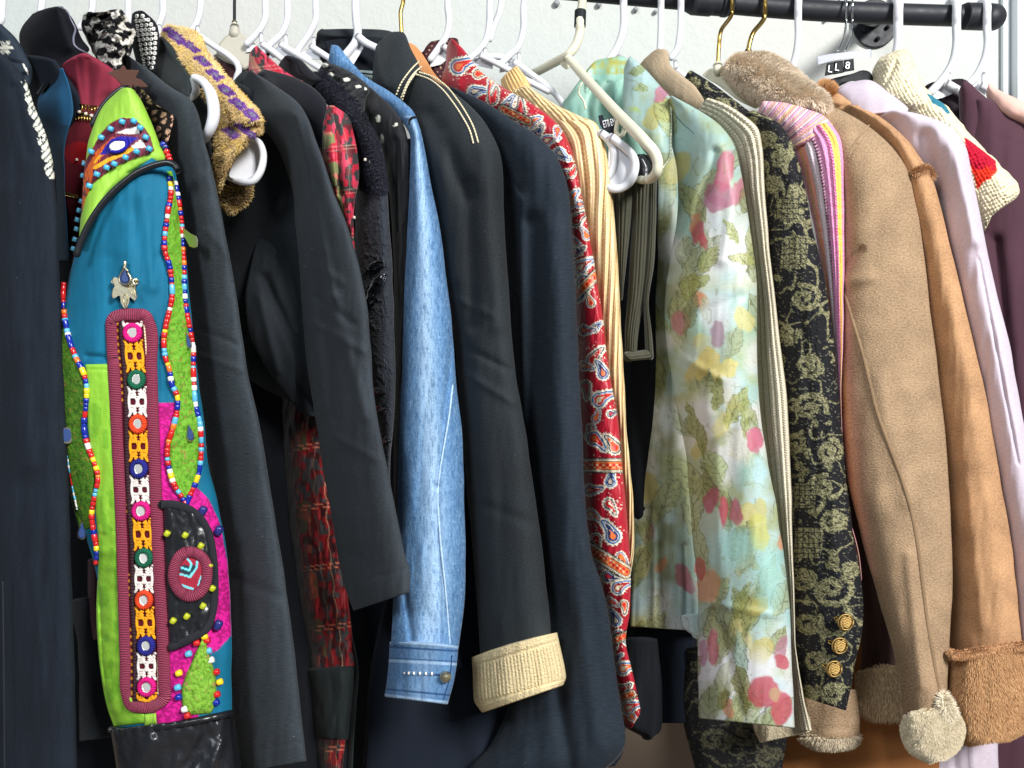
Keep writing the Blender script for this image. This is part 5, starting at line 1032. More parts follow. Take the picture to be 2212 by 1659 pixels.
PL = [(996, 138, 17, .3, 1), (1038, 160, 11, 2.2, -1), (1030, 195, 13, .6, 1), (1008, 215, 9, 1.6, 1), (1068, 210, 12, 1.2, -1), (1062, 180, 9, 2.6, 1), (1095, 225, 13, -.3, 1), (1125, 235, 14, .9, -1), (1112, 265, 11, 2.3, 1), (1148, 262, 12, .2, 1), (1160, 290, 13, 1.5, -1), (1186, 300, 12, .5, 1), (1205, 285, 9, 2.5, 1), (1178, 330, 11, .8, 1), (1212, 335, 12, 3, -1), (1220, 375, 12, 0.4, 1), (1238, 372, 9, 1.4, -1), (1233, 430, 13, -.3, 1), (1256, 440, 9, .8, 1),
      (1248, 470, 14, .1, 1), (1238, 520, 10, 1.2, 1), (1266, 505, 9, .3, -1), (1246, 545, 11, 2.0, -1), (1258, 572, 15, .2, 1), (1262, 620, 17, 2.6, 1), (1276, 650, 9, .4, -1), (1288, 705, 9, 0, 1), (1266, 715, 11, 2.4, -1), (1284, 770, 14, -.2, 1), (1265, 790, 10, 1, 1), (1302, 800, 13, .4, -1), (1268, 840, 12, 2.2, 1), (1300, 858, 16, .3, 1), (1290, 900, 9, 1.2, -1), (1322, 892, 8, .4, 1), (1276, 930, 10, 2.8, 1), (1290, 950, 15, 1.5, 1), (1326, 960, 14, .2, -1),
      (1318, 1035, 12, -.6, 1), (1280, 1060, 12, 2.3, -1), (1320, 1092, 12, 1.7, 1), (1282, 1112, 11, 1.3, 1), (1322, 1150, 17, .3, -1), (1290, 1170, 12, 2.2, 1), (1300, 1215, 11, .5, 1), (1345, 1205, 10, 1.6, 1), (1318, 1248, 13, 2.6, -1), (1340, 1265, 14, .3, 1), (1322, 1300, 9, 1.1, 1), (1350, 1310, 9, 2.2, 1), (1330, 1335, 12, .4, -1), (1342, 1375, 12, 1.4, 1), (1325, 1400, 10, 2.7, 1), (1352, 1440, 14, .5, 1), (1332, 1420, 8, .1, 1), (1345, 1490, 12, 2.0, -1), (1362, 1525, 14, .4, 1), (1368, 1550, 8, 1.5, 1)]
def c_pais(k):
    px, py = k['px'], k['py']; c = full(k, (168, 26, 44))
    for i, (x, y, s, r, f) in enumerate(PL):
        c = paisley(c, px, py, x, y, s*1.3, r, f, inner=((206, 40, 44), (214, 98, 50), (40, 60, 110), (160, 26, 40))[i % 4], ring=((44, 100, 168), (44, 62, 88), (60, 120, 180))[i % 3], core=((232, 116, 60), (190, 40, 40), (220, 200, 170))[i % 3])
    for x0, y0, x1, y1, w in ((1240, 640, 1292, 590, 11), (1262, 1005, 1345, 1006, 15), (1262, 1180, 1352, 1235, 15), (1330, 1510, 1365, 1500, 9), (1325, 1385, 1358, 1370, 9), (1085, 235, 1140, 262, 9)):
        d_ = segd(px, py, x0, y0, x1, y1)-0
        e = np.mod(px+py, 4) < 2
        c = mix(c, (50, 40, 40), d_ < w+2); c = mix(c, (226, 214, 188), (d_ < w) & ((d_ < w-3) | e)); c = mix(c, (54, 50, 54), d_ < w*.66); c = mix(c, (222, 112, 56), d_ < w*.56)
        c = mix(c, (190, 34, 34), (d_ < w*.36) & (np.sin(px/2.3)*np.cos(py/2.3) > .1)); c = mix(c, (236, 216, 180), (d_ < w*.36) & (np.sin(px/2.3)*np.cos(py/2.3) < -.72))
    sp = (vn(px/3.2, py/3.2, 6) > .86) & (vn(px/20, py/20, 3) > .52); return mix(c, (232, 222, 200), sp)
sat = fabric('paisley_satin', None, .42, .04, 20, .04, (900, 900), .2, spec=.5)
loft('collar_inside', [(915, 110, 935, 88, 1.17), (908, 120, 985, 82, 1.17), (925, 165, 990, 120, 1.17), (950, 210, 995, 180, 1.17)], fabric('dark_foulard', None, .6), G, sh=0, d=.008, opened=False, nu=40, step=2.5,
     col=lambda k: mix(full(k, (58, 20, 28)), (190, 160, 130), (np.sin(k['px']/2)*np.sin(k['py']/3) > .8)))
_, sp_ = loft('sleeve', [(964, 105, 976, 84, 1.105, .01), (962, 140, 1003, 108, 1.09, .018), (955, 175, 1035, 150, 1.07, .02), (985, 200, 1070, 178, 1.04, .02), (1030, 232, 1106, 200, 1.01, .022), (1075, 262, 1156, 228, .99, .024), (1125, 295, 1207, 270, .975, .026), (1160, 330, 1229, 310, .97, .028), (1185, 380, 1243, 355, .965, .028), (1205, 435, 1258, 425, .965, .026), (1218, 505, 1272, 500, .965, .026),
      (1232, 625, 1293, 625, .965, .026), (1242, 725, 1307, 725, .965, .026), (1248, 829, 1320, 825, .965, .028), (1252, 900, 1334, 905, .965, .028), (1256, 1005, 1344, 1005, .965, .03), (1262, 1080, 1351, 1080, .965, .03), (1264, 1180, 1359, 1180, .965, .03), (1278, 1245, 1363, 1245, .965, .03), (1302, 1330, 1359, 1330, .965, .026), (1306, 1378, 1351, 1382, .965, .022), (1314, 1430, 1361, 1430, .965, .022), (1328, 1500, 1376, 1500, .965, .022), (1342, 1540, 1381, 1542, .965, .018), (1352, 1563, 1368, 1564, .965, .008)],
     sat, G, sh=.014, col=c_pais, nu=64, step=1.7, surf=True, wr=.003, wx=16, wy=60, creases=[(1345, 1370, 1310, 1376, 5, -.004), (1200, 300, 1225, 350, 6, .004), (1190, 330, 1210, 420, 5, -.004)], opened=False)
tube('shoulder_seam', [(1058, 150+30), (1056, 200), (1060, 226)], .0008, fabric('red_thread', (190, 60, 60), .8), G, surf=sp_, lift=.0008, ns=4)

# ---------------------------------------------------------------- gold ribbon blouse
G = garment('gold_blouse', 'pale gold satin blouse made of pleated ribbons, right of the red paisley shirt', 'blouse', 1110, 150, 1.12)
def c_gold(k):
    px, py = k['px'], k['py']; ph = k['u']*4.6+py/120*(py > 260)+px/26*(py <= 260)
    c = full(k, (222, 198, 150)); c = mix(c, (170, 134, 84), np.mod(ph, 1) < .14); c = mix(c, (240, 222, 176), (np.mod(ph, 1) > .45) & (np.mod(ph, 1) < .62))  # dark crease bands and pale satin highlights paint the light on the pleats
    tex = (np.mod(ph, 2) > 1.05) & (np.mod(ph, 2) < 1.6) & (np.mod(py+px, 4.4) < 1.5); return mix(c, (196, 158, 84), tex*.8)
gs = fabric('gold_satin', None, .45, .05, 30, .08, (900, 300), .4, spec=.5)
loft('collar', [(1082, 172, 1118, 141, 1.10, .014), (1086, 190, 1140, 172, 1.09, .02), (1100, 212, 1152, 200, 1.07, .018)], gs, G, sh=.01, col=lambda k: mix(full(k, (226, 192, 132)), (180, 140, 80), np.mod(k['u']*7+.3*np.sin(k['py']/9), 1) < .15), nu=44, step=2.5, opened=False, disp=lambda k: .003*np.abs(np.sin(k['u']*np.pi*7)))  # collar creases get their shade from painted darker bands
loft('sleeve', [(1095, 205, 1140, 186, 1.065, .014), (1140, 240, 1200, 226, 1.03, .02), (1180, 280, 1252, 250, 1.005, .024), (1205, 330, 1286, 265, .99, .026), (1222, 385, 1303, 300, .983, .028), (1240, 440, 1316, 350, .98, .028), (1252, 500, 1324, 440, .98, .028), (1268, 580, 1334, 560, .98, .028), (1282, 700, 1342, 700, .98, .026), (1300, 829, 1349, 829, .98, .024), (1318, 900, 1352, 900, .98, .022), (1328, 1000, 1361, 1000, .98, .022), (1338, 1100, 1369, 1100, .98, .02), (1345, 1200, 1369, 1200, .98, .018), (1348, 1245, 1362, 1248, .98, .01)],
     gs, G, sh=.012, col=c_gold, nu=64, step=2.2, disp=lambda k: .0036*np.abs(np.sin(np.pi*(k['u']*4.6+k['py']/120*(k['py'] > 260)+k['px']/26*(k['py'] <= 260))))+.0005*np.sin(np.pi*(k['u']*27+k['py']/20)), opened=False)

# ---------------------------------------------------------------- dark pleated garment
G = garment('pleated_top', 'dark olive pleated top with twisted hanging ties, between the gold blouse and the floral jacket', 'top', 1370, 350, 1.08)
olp = fabric('olive_pleats', (66, 66, 54), .8, .12, 30, .15, (700, 300), .5, sheen=.2)
pl_ = lambda n: (lambda k: .0022*np.abs(np.sin(k['u']*np.pi*n)))
loft('body', [(1360, 340, 1400, 335, 1.06), (1325, 380, 1432, 370, 1.055), (1330, 480, 1432, 480, 1.055), (1335, 700, 1430, 700, 1.055), (1345, 900, 1420, 900, 1.055), (1355, 1100, 1400, 1100, 1.06), (1350, 1300, 1500, 1300, 1.1), (1345, 1545, 1485, 1560, 1.1)], blackc, G, sh=.005, d=.02)
for rows, Y_, n in (([(1318, 405, 1374, 395), (1324, 480, 1364, 478), (1330, 560, 1354, 556), (1336, 640, 1346, 640)], 1.0, 5), ([(1364, 395, 1412, 385), (1364, 480, 1406, 480), (1360, 560, 1402, 560), (1355, 640, 1396, 640), (1350, 720, 1380, 710), (1348, 775, 1376, 768)], .99, 6),
                    ([(1398, 380, 1420, 378), (1399, 480, 1417, 480), (1394, 580, 1412, 580), (1389, 650, 1402, 655), (1392, 710, 1408, 716), (1394, 765, 1412, 770)], .985, 4), ([(1348, 765, 1356, 772), (1352, 760, 1362, 778), (1375, 758, 1378, 778), (1400, 752, 1408, 775)], .98, 3)):
    loft('tie', rows, olp, G, Y=Y_, sh=.006, d=.012, nu=40, step=4, disp=pl_(n), opened=False)
loft('neck_loop', [(1374, 345, 1392, 336), (1368, 370, 1408, 360), (1372, 390, 1405, 385)], blackleather, G, Y=.97, sh=.004, d=.014, opened=False)

# ---------------------------------------------------------------- floral jacket
G = garment('floral_jacket', 'shimmering turquoise jacket printed with watercolour leaves and pink, yellow and orange flowers', 'jacket', 1340, 130, 1.11)
rf = random.Random(27)
FB = []   # (x, y, rx, ry, rot, colour, kind)
leafc = [(140, 146, 78), (160, 168, 96), (126, 130, 72), (172, 178, 118), (150, 160, 110)]
for i in range(190):
    y = rf.uniform(230, 1580); x = rf.uniform(1345, 1720)
    k_ = rf.random()
    if k_ < .46: FB.append((x, y, rf.uniform(14, 28), rf.uniform(36, 72), rf.uniform(-.8, .8), rf.choice(leafc), 'leaf'))
    elif k_ < .62: FB.append((x, y, rf.uniform(24, 44), rf.uniform(30, 60), 0, rf.choice([(214, 216, 214), (206, 214, 218), (180, 200, 190)]), 'wash'))
    elif k_ < .72: FB.append((x, y, rf.uniform(13, 26), rf.uniform(20, 40), rf.uniform(-.6, .6), rf.choice([(200, 184, 96), (210, 198, 120), (190, 180, 90)]), 'petal'))
    elif k_ < .80: FB.append((x, y, rf.uniform(10, 20), rf.uniform(20, 36), rf.uniform(-.5, .5), rf.choice([(184, 84, 104), (170, 104, 124), (196, 110, 120)]), 'petal'))
    elif k_ < .84: FB.append((x, y, rf.uniform(8, 14), rf.uniform(14, 26), rf.uniform(-.5, .5), (214, 132, 84), 'petal'))
    else: FB.append((x, y, rf.uniform(24, 50), rf.uniform(30, 60), 0, rf.choice([(138, 184, 176), (156, 200, 198), (176, 208, 216), (150, 172, 120)]), 'wash'))
FB += [(1600, 960, 40, 60, 0, (214, 214, 212), 'wash'), (1520, 900, 30, 80, 0, (216, 216, 212), 'wash'), (1620, 1450, 90, 60, 0, (218, 220, 222), 'wash'), (1560, 560, 40, 60, .2, (222, 226, 226), 'wash'),
       (1556, 420, 34, 26, .4, (176, 84, 118), 'petal'), (1566, 370, 20, 46, .15, (204, 84, 116), 'petal'), (1545, 440, 26, 18, 0, (178, 100, 130), 'petal'), (1506, 500, 13, 26, .2, (200, 66, 82), 'petal'), (1518, 520, 9, 18, -.4, (206, 60, 80), 'petal'), (1500, 480, 9, 22, .4, (210, 130, 90), 'petal'),
       (1510, 610, 26, 14, -.5, (150, 158, 66), 'leaf'), (1530, 560, 20, 36, .6, (158, 164, 74), 'leaf'), (1580, 500, 10, 34, -.5, (164, 172, 80), 'leaf'), (1490, 620, 22, 34, .2, (146, 152, 62), 'leaf'), (1605, 560, 34, 14, .2, (168, 172, 84), 'leaf'),
       (1608, 690, 20, 30, -.5, (216, 200, 110), 'petal'), (1520, 785, 14, 40, .3, (206, 180, 84), 'petal'), (1546, 790, 14, 36, -.2, (210, 186, 90), 'petal'), (1500, 800, 12, 30, .6, (204, 184, 96), 'petal'), (1575, 795, 18, 20, .6, (226, 204, 100), 'petal'), (1550, 720, 16, 30, .1, (160, 120, 140), 'petal'),
       (1495, 910, 12, 44, -.2, (134, 140, 56), 'leaf'), (1515, 950, 12, 46, -.15, (126, 134, 52), 'leaf'), (1590, 880, 20, 52, .5, (158, 158, 62), 'leaf'), (1610, 900, 10, 50, 0, (150, 160, 66), 'leaf'), (1550, 850, 14, 40, .1, (130, 134, 50), 'leaf'),
       (1546, 1010, 26, 40, -.3, (168, 190, 110), 'leaf'), (1535, 1080, 16, 28, .3, (186, 66, 96), 'petal'), (1562, 1105, 10, 34, 0, (212, 62, 88), 'petal'), (1590, 1105, 14, 30, -.1, (180, 74, 96), 'petal'), (1630, 950, 18, 26, 0, (202, 66, 104), 'petal'), (1640, 1020, 30, 60, 0, (170, 214, 226), 'wash'), (1640, 1150, 22, 40, -.1, (200, 200, 90), 'petal'),
       (1530, 1265, 26, 36, .1, (216, 140, 92), 'petal'), (1512, 1230, 10, 24, 0, (196, 70, 60), 'petal'), (1600, 1300, 14, 50, .4, (140, 148, 66), 'leaf'), (1540, 1400, 12, 40, 0, (196, 84, 100), 'petal'), (1518, 1410, 10, 30, 0, (184, 120, 150), 'petal'), (1600, 1420, 16, 60, -.1, (150, 190, 160), 'leaf'),
       (1600, 1475, 20, 38, -.2, (124, 122, 48), 'leaf'), (1562, 1510, 10, 26, .3, (128, 126, 52), 'leaf'), (1615, 1520, 9, 26, .3, (126, 124, 50), 'leaf'), (1690, 1430, 18, 14, .8, (196, 56, 74), 'petal'), (1650, 1495, 36, 34, .2, (198, 54, 72), 'petal'), (1690, 1530, 22, 38, .1, (202, 56, 76), 'petal'), (1675, 1500, 12, 16, 0, (190, 160, 110), 'petal'),
       (1590, 1180, 60, 60, 0, (146, 204, 198), 'wash'), (1660, 1250, 40, 90, 0, (150, 208, 200), 'wash'), (1430, 200, 14, 26, .7, (198, 96, 132), 'petal'), (1376, 152, 12, 22, 1.2, (136, 150, 70), 'leaf'), (1385, 190, 14, 10, 0, (150, 160, 80), 'leaf'), (1372, 238, 18, 8, .2, (170, 200, 90), 'wash')]
def c_flor(k):
    px, py = k['px'], k['py']; wx_ = px+8*(vn(px/9, py/14, 2)-.5)+1.5*(vn(px/3, py/5, 12)-.5); wy_ = py+8*(vn(px/14, py/9, 4)-.5)+1.5*(vn(px/5, py/3, 14)-.5)
    ky = [200, 330, 400, 480, 540, 620, 680, 760, 840, 880, 980, 1040, 1130, 1200, 1330, 1390, 1480, 1580]
    kc = np.array([(158, 194, 188), (154, 188, 178), (156, 182, 158), (196, 206, 196), (222, 224, 222), (196, 204, 178), (156, 196, 184), (158, 184, 140), (176, 186, 130), (212, 210, 200), (206, 206, 194), (164, 180, 146), (176, 192, 174), (160, 194, 184), (164, 198, 188), (206, 216, 218), (214, 216, 220), (208, 214, 220)], float)
    yy = py+70*(fbm(px/50, py/50, 41)-.5)
    c = np.stack([np.interp(yy, ky, kc[:, i]) for i in range(3)], -1)
    c = mix(c, (126, 130, 86), np.clip((1500-px)/70, 0, 1)*(py > 330)*np.clip(fbm(px/30, py/50, 51)*3-.7, 0, 1)*.8); c = mix(c, (160, 172, 116), np.clip(fbm(px/40, py/50, 18)*4-2.1, 0, 1)*.7); c = mix(c, (176, 208, 216), np.clip(fbm(px/50, py/40, 28)*4-2.2, 0, 1)*.7)  # olive-brown print patches on the left, also painting in the body's shade
    for x, y, rx, ry, ro, cl, kd in FB:
        m = (np.abs(px-x) < max(rx, ry)*1.3) & (np.abs(py-y) < max(rx, ry)*1.3)
        if not m.any(): continue
        dx_, dy_ = wx_[m]-x, wy_[m]-y; co, si = math.cos(ro), math.sin(ro); X = (dx_*co+dy_*si)/rx; Z = (-dx_*si+dy_*co)/ry
        cc = c[m]
        if kd == 'leaf':
            s_ = np.abs(X)/np.clip(1-Z*Z, .02, 1); cc = mix(cc, cl, np.clip((1-s_)*4, 0, 1)*(np.abs(Z) < 1)*.62)
            vein = (np.abs(X-.25*np.sin(Z*2)) < .05) | (np.abs(np.mod(Z*3+np.abs(X)*1.4, 1)) < .12); cc = mix(cc, np.array(cl)*.6, (vein | (s_ > .88))*(s_ < 1)*(np.abs(Z) < 1)*.6)
        elif kd == 'petal':
            d_ = np.hypot(X, Z); cc = mix(cc, cl, np.clip((1.08-d_)*6, 0, 1)*.72); cc = mix(cc, np.array(cl)*.8+40, (np.abs(X) < .4)*(d_ < .7)*.25)
        else: cc = mix(cc, cl, np.clip((1-np.hypot(X, Z))*1.6, 0, 1)*.8)
        c[m] = cc
    ln = np.abs(np.mod(fbm(px/34, py/90, 31, 2)*4, 1)-.5) < .018; c = mix(c, (120, 130, 84), ln*.35)
    g_ = c.mean(-1, keepdims=True); return (g_+(c-g_)*.82)*.93
flo = fabric('organza_jacquard', None, .5, .04, 30, .16, (120, 1300), .25, spec=.5, bd=.0005)
def d_cr(k): a = fbm(k['px']/22, k['py']/60, 12, 3); return .0009*np.exp(-((a-.5)/.03)**2)+.0010*(fbm(k['px']/26, k['py']/60, 3, 2)-.5)
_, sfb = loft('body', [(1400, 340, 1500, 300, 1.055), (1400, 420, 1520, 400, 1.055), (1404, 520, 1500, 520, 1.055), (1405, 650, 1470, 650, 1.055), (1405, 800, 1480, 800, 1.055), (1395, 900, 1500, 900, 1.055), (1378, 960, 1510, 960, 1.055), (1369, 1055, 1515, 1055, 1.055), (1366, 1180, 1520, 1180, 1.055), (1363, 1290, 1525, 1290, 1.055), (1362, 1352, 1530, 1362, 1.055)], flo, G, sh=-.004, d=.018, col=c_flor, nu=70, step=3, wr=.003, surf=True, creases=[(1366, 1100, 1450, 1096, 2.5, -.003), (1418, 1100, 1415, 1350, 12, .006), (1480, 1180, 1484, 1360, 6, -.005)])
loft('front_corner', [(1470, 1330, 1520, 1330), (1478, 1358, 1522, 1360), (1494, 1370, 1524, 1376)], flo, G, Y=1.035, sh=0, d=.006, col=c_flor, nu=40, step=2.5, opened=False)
_, sfc = loft('collar_back', [(1262, 160, 1290, 130, 1.13), (1225, 210, 1300, 128, 1.13), (1216, 226, 1345, 122, 1.13), (1240, 290, 1352, 160, 1.12), (1262, 300, 1358, 220, 1.10), (1300, 330, 1400, 330, 1.08), (1310, 360, 1420, 380, 1.07)], flo, G, sh=.004, d=.012, col=lambda k: mix(mix(full(k, (110, 156, 144)), (156, 192, 176), vn(k['px']/14, k['py']/40, 3)), (150, 150, 70), (k['py'] < 160)*np.clip(vn(k['px']/6, k['py']/9, 5)*1.6-.4, 0, 1)), nu=60, step=3, opened=False, surf=True, disp=lambda k: .003*np.sin(k['px']/5+np.sin(k['py']/30)*2)*(k['px'] > 1265)*(k['py'] > 175))
tube('collar_edge', q2((300, 335), (340, 320), (295, 370), (288, 400), (312, 440), (318, 470)), .0014, fabric('pale_cord', (214, 218, 196), .6), G, Y=1.095, ns=6)
lab = plate('neck_label', q2((372, 500), (392, 496), (398, 520), (448, 505), (448, 600), (425, 575), (395, 560), (380, 540)), 1.045, .001, fabric('label_black', (16, 18, 34), .7), G)
for i, t_ in enumerate('ETTIEM'[:6]):
    fc = bpy.data.curves.new('t', 'FONT'); fc.body = t_; fc.size = .011; fc.extrude = .0001; fo = bpy.data.objects.new('t', fc); COL.objects.link(fo)
    me = bpy.data.meshes.new_from_object(fo.evaluated_get(bpy.context.evaluated_depsgraph_get())); bpy.data.objects.remove(fo); me.materials.clear(); me.materials.append(M['white'])
    lo = bpy.data.objects.new('label_letter', me); COL.objects.link(lo); lo.parent = lab; lo.location = tuple(P3(1304+i*4.0, 276-i*1.0, 1.0435)); lo.scale = (.42, 1.1, 1); lo.rotation_euler = (R(90), R(-12), 0)
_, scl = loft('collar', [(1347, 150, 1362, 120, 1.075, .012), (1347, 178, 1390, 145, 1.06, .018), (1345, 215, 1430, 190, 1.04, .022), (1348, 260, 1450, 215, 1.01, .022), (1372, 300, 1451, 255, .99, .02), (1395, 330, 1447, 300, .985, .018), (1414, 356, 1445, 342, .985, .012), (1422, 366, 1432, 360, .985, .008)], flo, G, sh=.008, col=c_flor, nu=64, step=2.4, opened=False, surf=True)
tube('collar_cord', [(1448, 212), (1450, 255), (1449, 300), (1446, 340), (1432, 362)], .0011, fabric('pale_cord2', (214, 218, 196), .6, wave=('Y', .004, 1, .5)), G, surf=scl, lift=.0002, ns=6)
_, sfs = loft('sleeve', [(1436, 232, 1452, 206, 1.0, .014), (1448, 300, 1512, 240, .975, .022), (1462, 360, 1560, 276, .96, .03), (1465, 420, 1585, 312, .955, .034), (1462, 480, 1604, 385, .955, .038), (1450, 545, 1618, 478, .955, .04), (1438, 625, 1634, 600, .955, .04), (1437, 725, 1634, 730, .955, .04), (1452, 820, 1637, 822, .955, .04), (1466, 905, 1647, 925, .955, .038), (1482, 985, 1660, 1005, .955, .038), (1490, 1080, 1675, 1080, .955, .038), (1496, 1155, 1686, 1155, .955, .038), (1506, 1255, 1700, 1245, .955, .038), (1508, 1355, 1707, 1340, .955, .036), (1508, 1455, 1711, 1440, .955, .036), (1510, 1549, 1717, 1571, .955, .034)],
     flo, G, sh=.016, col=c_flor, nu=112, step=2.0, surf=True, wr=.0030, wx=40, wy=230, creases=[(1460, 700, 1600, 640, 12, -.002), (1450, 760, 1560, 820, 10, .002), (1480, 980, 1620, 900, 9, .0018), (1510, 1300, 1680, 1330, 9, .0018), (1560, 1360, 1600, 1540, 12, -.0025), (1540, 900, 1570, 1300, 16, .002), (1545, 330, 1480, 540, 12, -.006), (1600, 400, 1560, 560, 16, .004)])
tube('shoulder_seam', [(1448, 232), (1470, 262), (1500, 288)], .0006, fabric('seam_dark', (90, 120, 116), .8), G, surf=sfs, lift=.0003, ns=4)

# ---------------------------------------------------------------- taupe cardigan
G = garment('rib_cardigan', 'taupe cardigan with ribbed shawl collar and a long ribbed front edge, behind the floral jacket', 'cardigan', 1430, 120, 1.12)
tk = fabric('taupe_knit', None, .95, .05, 30, .15, (500, 500), .8, bd=.0014)
def ribf(n, lo=(132, 120, 98), hi=(190, 178, 154)):
    return (lambda k: mix(full(k, hi), lo, (np.abs(np.sin(k['u']*np.pi*n)) < .45)*.8)), (lambda k: .0016*np.abs(np.sin(k['u']*np.pi*n)))
cf, df = ribf(22, (142, 124, 100), (186, 168, 142))
loft('collar', [(1383, 138, 1424, 104, 1.115, .014), (1386, 150, 1440, 108, 1.11, .02), (1400, 170, 1448, 140, 1.10, .022), (1425, 195, 1472, 162, 1.08, .022), (1448, 215, 1498, 182, 1.06, .02), (1476, 235, 1512, 200, 1.05, .018), (1500, 246, 1521, 216, 1.04, .014)], tk, G, sh=.008, col=cf, disp=df, nu=120, step=3, opened=False)
def c_cab(k):
    u, py = k['u'], k['py']; c = full(k, (216, 208, 188)); st = np.abs(np.mod(u*5, 1)-.5)
    c = mix(c, (156, 146, 122), (st > .40)*.85); return mix(c, (164, 152, 128), (np.mod(py/5.4+np.abs(np.mod(u*5, 1)-.5)*1.6, 1) < .24)*.7)
def d_cab(k): u, py = k['u'], k['py']; return .0026*(1-2*np.abs(np.mod(u*5, 1)-.5))+.0009*np.sin(py/5.4*2*np.pi+np.abs(np.mod(u*5, 1)-.5)*10)
loft('front_band', [(1502, 248, 1530, 211, 1.02, .012), (1530, 262, 1565, 224, 1.0, .014), (1560, 290, 1605, 248, .985, .016), (1578, 320, 1637, 276, .98, .018), (1590, 360, 1647, 315, .98, .018), (1600, 420, 1651, 400, .98, .018), (1612, 480, 1657, 475, .98, .018), (1622, 545, 1663, 545, .98, .018), (1632, 650, 1675, 650, .98, .018), (1634, 750, 1686, 750, .98, .018), (1636, 829, 1697, 829, .98, .018), (1644, 930, 1704, 930, .98, .018), (1658, 1030, 1708, 1030, .98, .018), (1676, 1155, 1712, 1155, .98, .018), (1692, 1280, 1716, 1280, .98, .016), (1700, 1400, 1720, 1400, .98, .014), (1708, 1500, 1735, 1500, .98, .014), (1712, 1575, 1755, 1577, .98, .014)],
     tk, G, sh=.012, col=c_cab, disp=d_cab, nu=60, step=1.6)
loft('hem', [(1625, 1555, 1748, 1540), (1628, 1575, 1752, 1562), (1640, 1603, 1750, 1580)], tk, G, Y=.99, sh=.01, d=.012, nu=70, step=1.6, disp=lambda k: .001*np.sin(k['py']*1.2)*np.sin(k['px']*1.2),
     col=lambda k: mix(full(k, (200, 188, 160)), (140, 124, 96), (np.sin(k['px']*1.3)*np.sin(k['py']*1.3) > .35)*.6))

# ---------------------------------------------------------------- brocade jacket
G = garment('brocade_jacket', 'black and olive-gold brocade jacket with three gold cuff buttons', 'jacket', 1500, 165, 1.12)
SPI = []
_r = random.Random(9)
for _x, _y, _rr in ((1500, 180, 12), (1560, 225, 14), (1620, 268, 14), (1660, 300, 20), (1690, 345, 26), (1668, 395, 22), (1725, 420, 24), (1738, 645, 38), (1700, 720, 26), (1745, 790, 30), (1748, 880, 40), (1715, 955, 30), (1790, 975, 32), (1775, 1050, 30), (1800, 1130, 30), (1735, 1255, 30), (1795, 1275, 48), (1745, 1345, 32), (1835, 1230, 20), (1760, 1430, 30), (1800, 1500, 28), (1745, 1495, 24), (1540, 1600, 34), (1610, 1580, 34), (1660, 1640, 30)):
    a0 = _r.uniform(0, 6.3); dr_ = _r.choice((-1, 1))
    SPI.append([(_x+_rr*(1-.8*t)*math.cos(a0+dr_*t*8.5), _y+_rr*(1-.8*t)*math.sin(a0+dr_*t*8.5)*.8) for t in np.linspace(0, 1, 18)])
def c_broc(k):
    px, py = k['px'], k['py']; navy_ = (10, 12, 19); ol = (146, 142, 108)
    a = px+10*(vn(px/16, py/16, 3)-.5); b_ = py+12*(vn(px/16, py/16, 9)-.5)
    f = fbm(a/60, b_/60, 5, 2); m = np.abs(np.mod(f*3.2, 1)-.5) < .07
    m |= (vn(a/16, b_/24, 14) > .80)
    jx, jy = px+5*(vn(px/5, py/5, 61)-.5), py+5*(vn(px/5, py/5, 62)-.5)
    for sp_l in SPI: m |= polyd(jx, jy, sp_l) < 6.2
    for x, y, r in ():
        d_ = np.hypot((px-x), (py-y)*1.15)+16*(vn(px/14, py/12, 2)-.5); m = np.where(d_ < r+8, (np.abs(np.mod(d_/(r*.7)+.5*vn(px/14, py/10, 6), 1)-.5) < .2), m)
    for x, y, w, h in ((1716, 548, 28, 34), (1746, 1172, 30, 34), (1700, 450, 26, 24), (1738, 1070, 24, 26)):
        ins = (np.abs(px-x+(py-y)*.1) < w) & (np.abs(py-y) < h); gr = (np.mod(px-x, 12) < 1.8) | (np.mod(py-y, 11) < 1.6); m = np.where(ins, ~gr, m)
    rag = vn(px/2.4, py/1.7, 6) > .33
    c = mix(full(k, navy_), ol, m*rag); c = mix(c, (84, 84, 56), (vn(px/3, py/1.6, 8) > .55)*m*.8)
    fl = (vn(px/4, py/1.1, 22) > .86) & ~m; c = mix(c, (164, 160, 130), fl*.7); return c
brm = fabric('brocade', None, .75, .06, 30, .22, (500, 900), 1.0, bd=.0014, spec=.35)
loft('collar', [(1478, 170, 1493, 152, 1.115, .01), (1490, 192, 1530, 174, 1.10, .016), (1520, 222, 1572, 205, 1.07, .018), (1556, 250, 1612, 236, 1.04, .018), (1590, 275, 1640, 256, 1.01, .016), (1610, 290, 1662, 270, 1.0, .014)], brm, G, sh=.008, col=c_broc, nu=56, step=2, opened=False)
_, sbr = loft('sleeve', [(1590, 262, 1630, 238, 1.01, .014), (1625, 300, 1685, 268, .99, .022), (1630, 345, 1712, 308, .985, .028), (1635, 400, 1728, 360, .98, .03), (1640, 450, 1745, 430, .98, .03), (1645, 520, 1757, 505, .98, .03), (1652, 590, 1777, 580, .98, .032), (1662, 690, 1796, 695, .98, .032), (1676, 829, 1808, 829, .98, .032), (1692, 955, 1821, 955, .98, .032), (1707, 1030, 1827, 1030, .98, .032), (1710, 1180, 1847, 1180, .98, .034), (1714, 1280, 1863, 1280, .98, .034), (1718, 1345, 1864, 1345, .98, .034), (1720, 1430, 1848, 1430, .98, .032), (1730, 1502, 1828, 1533, .98, .028)],
     brm, G, sh=.014, col=c_broc, nu=84, step=1.8, surf=True, wr=.003, disp=lambda k: .0012*(vn(k['px']/3, k['py']/3, 6)-.5))
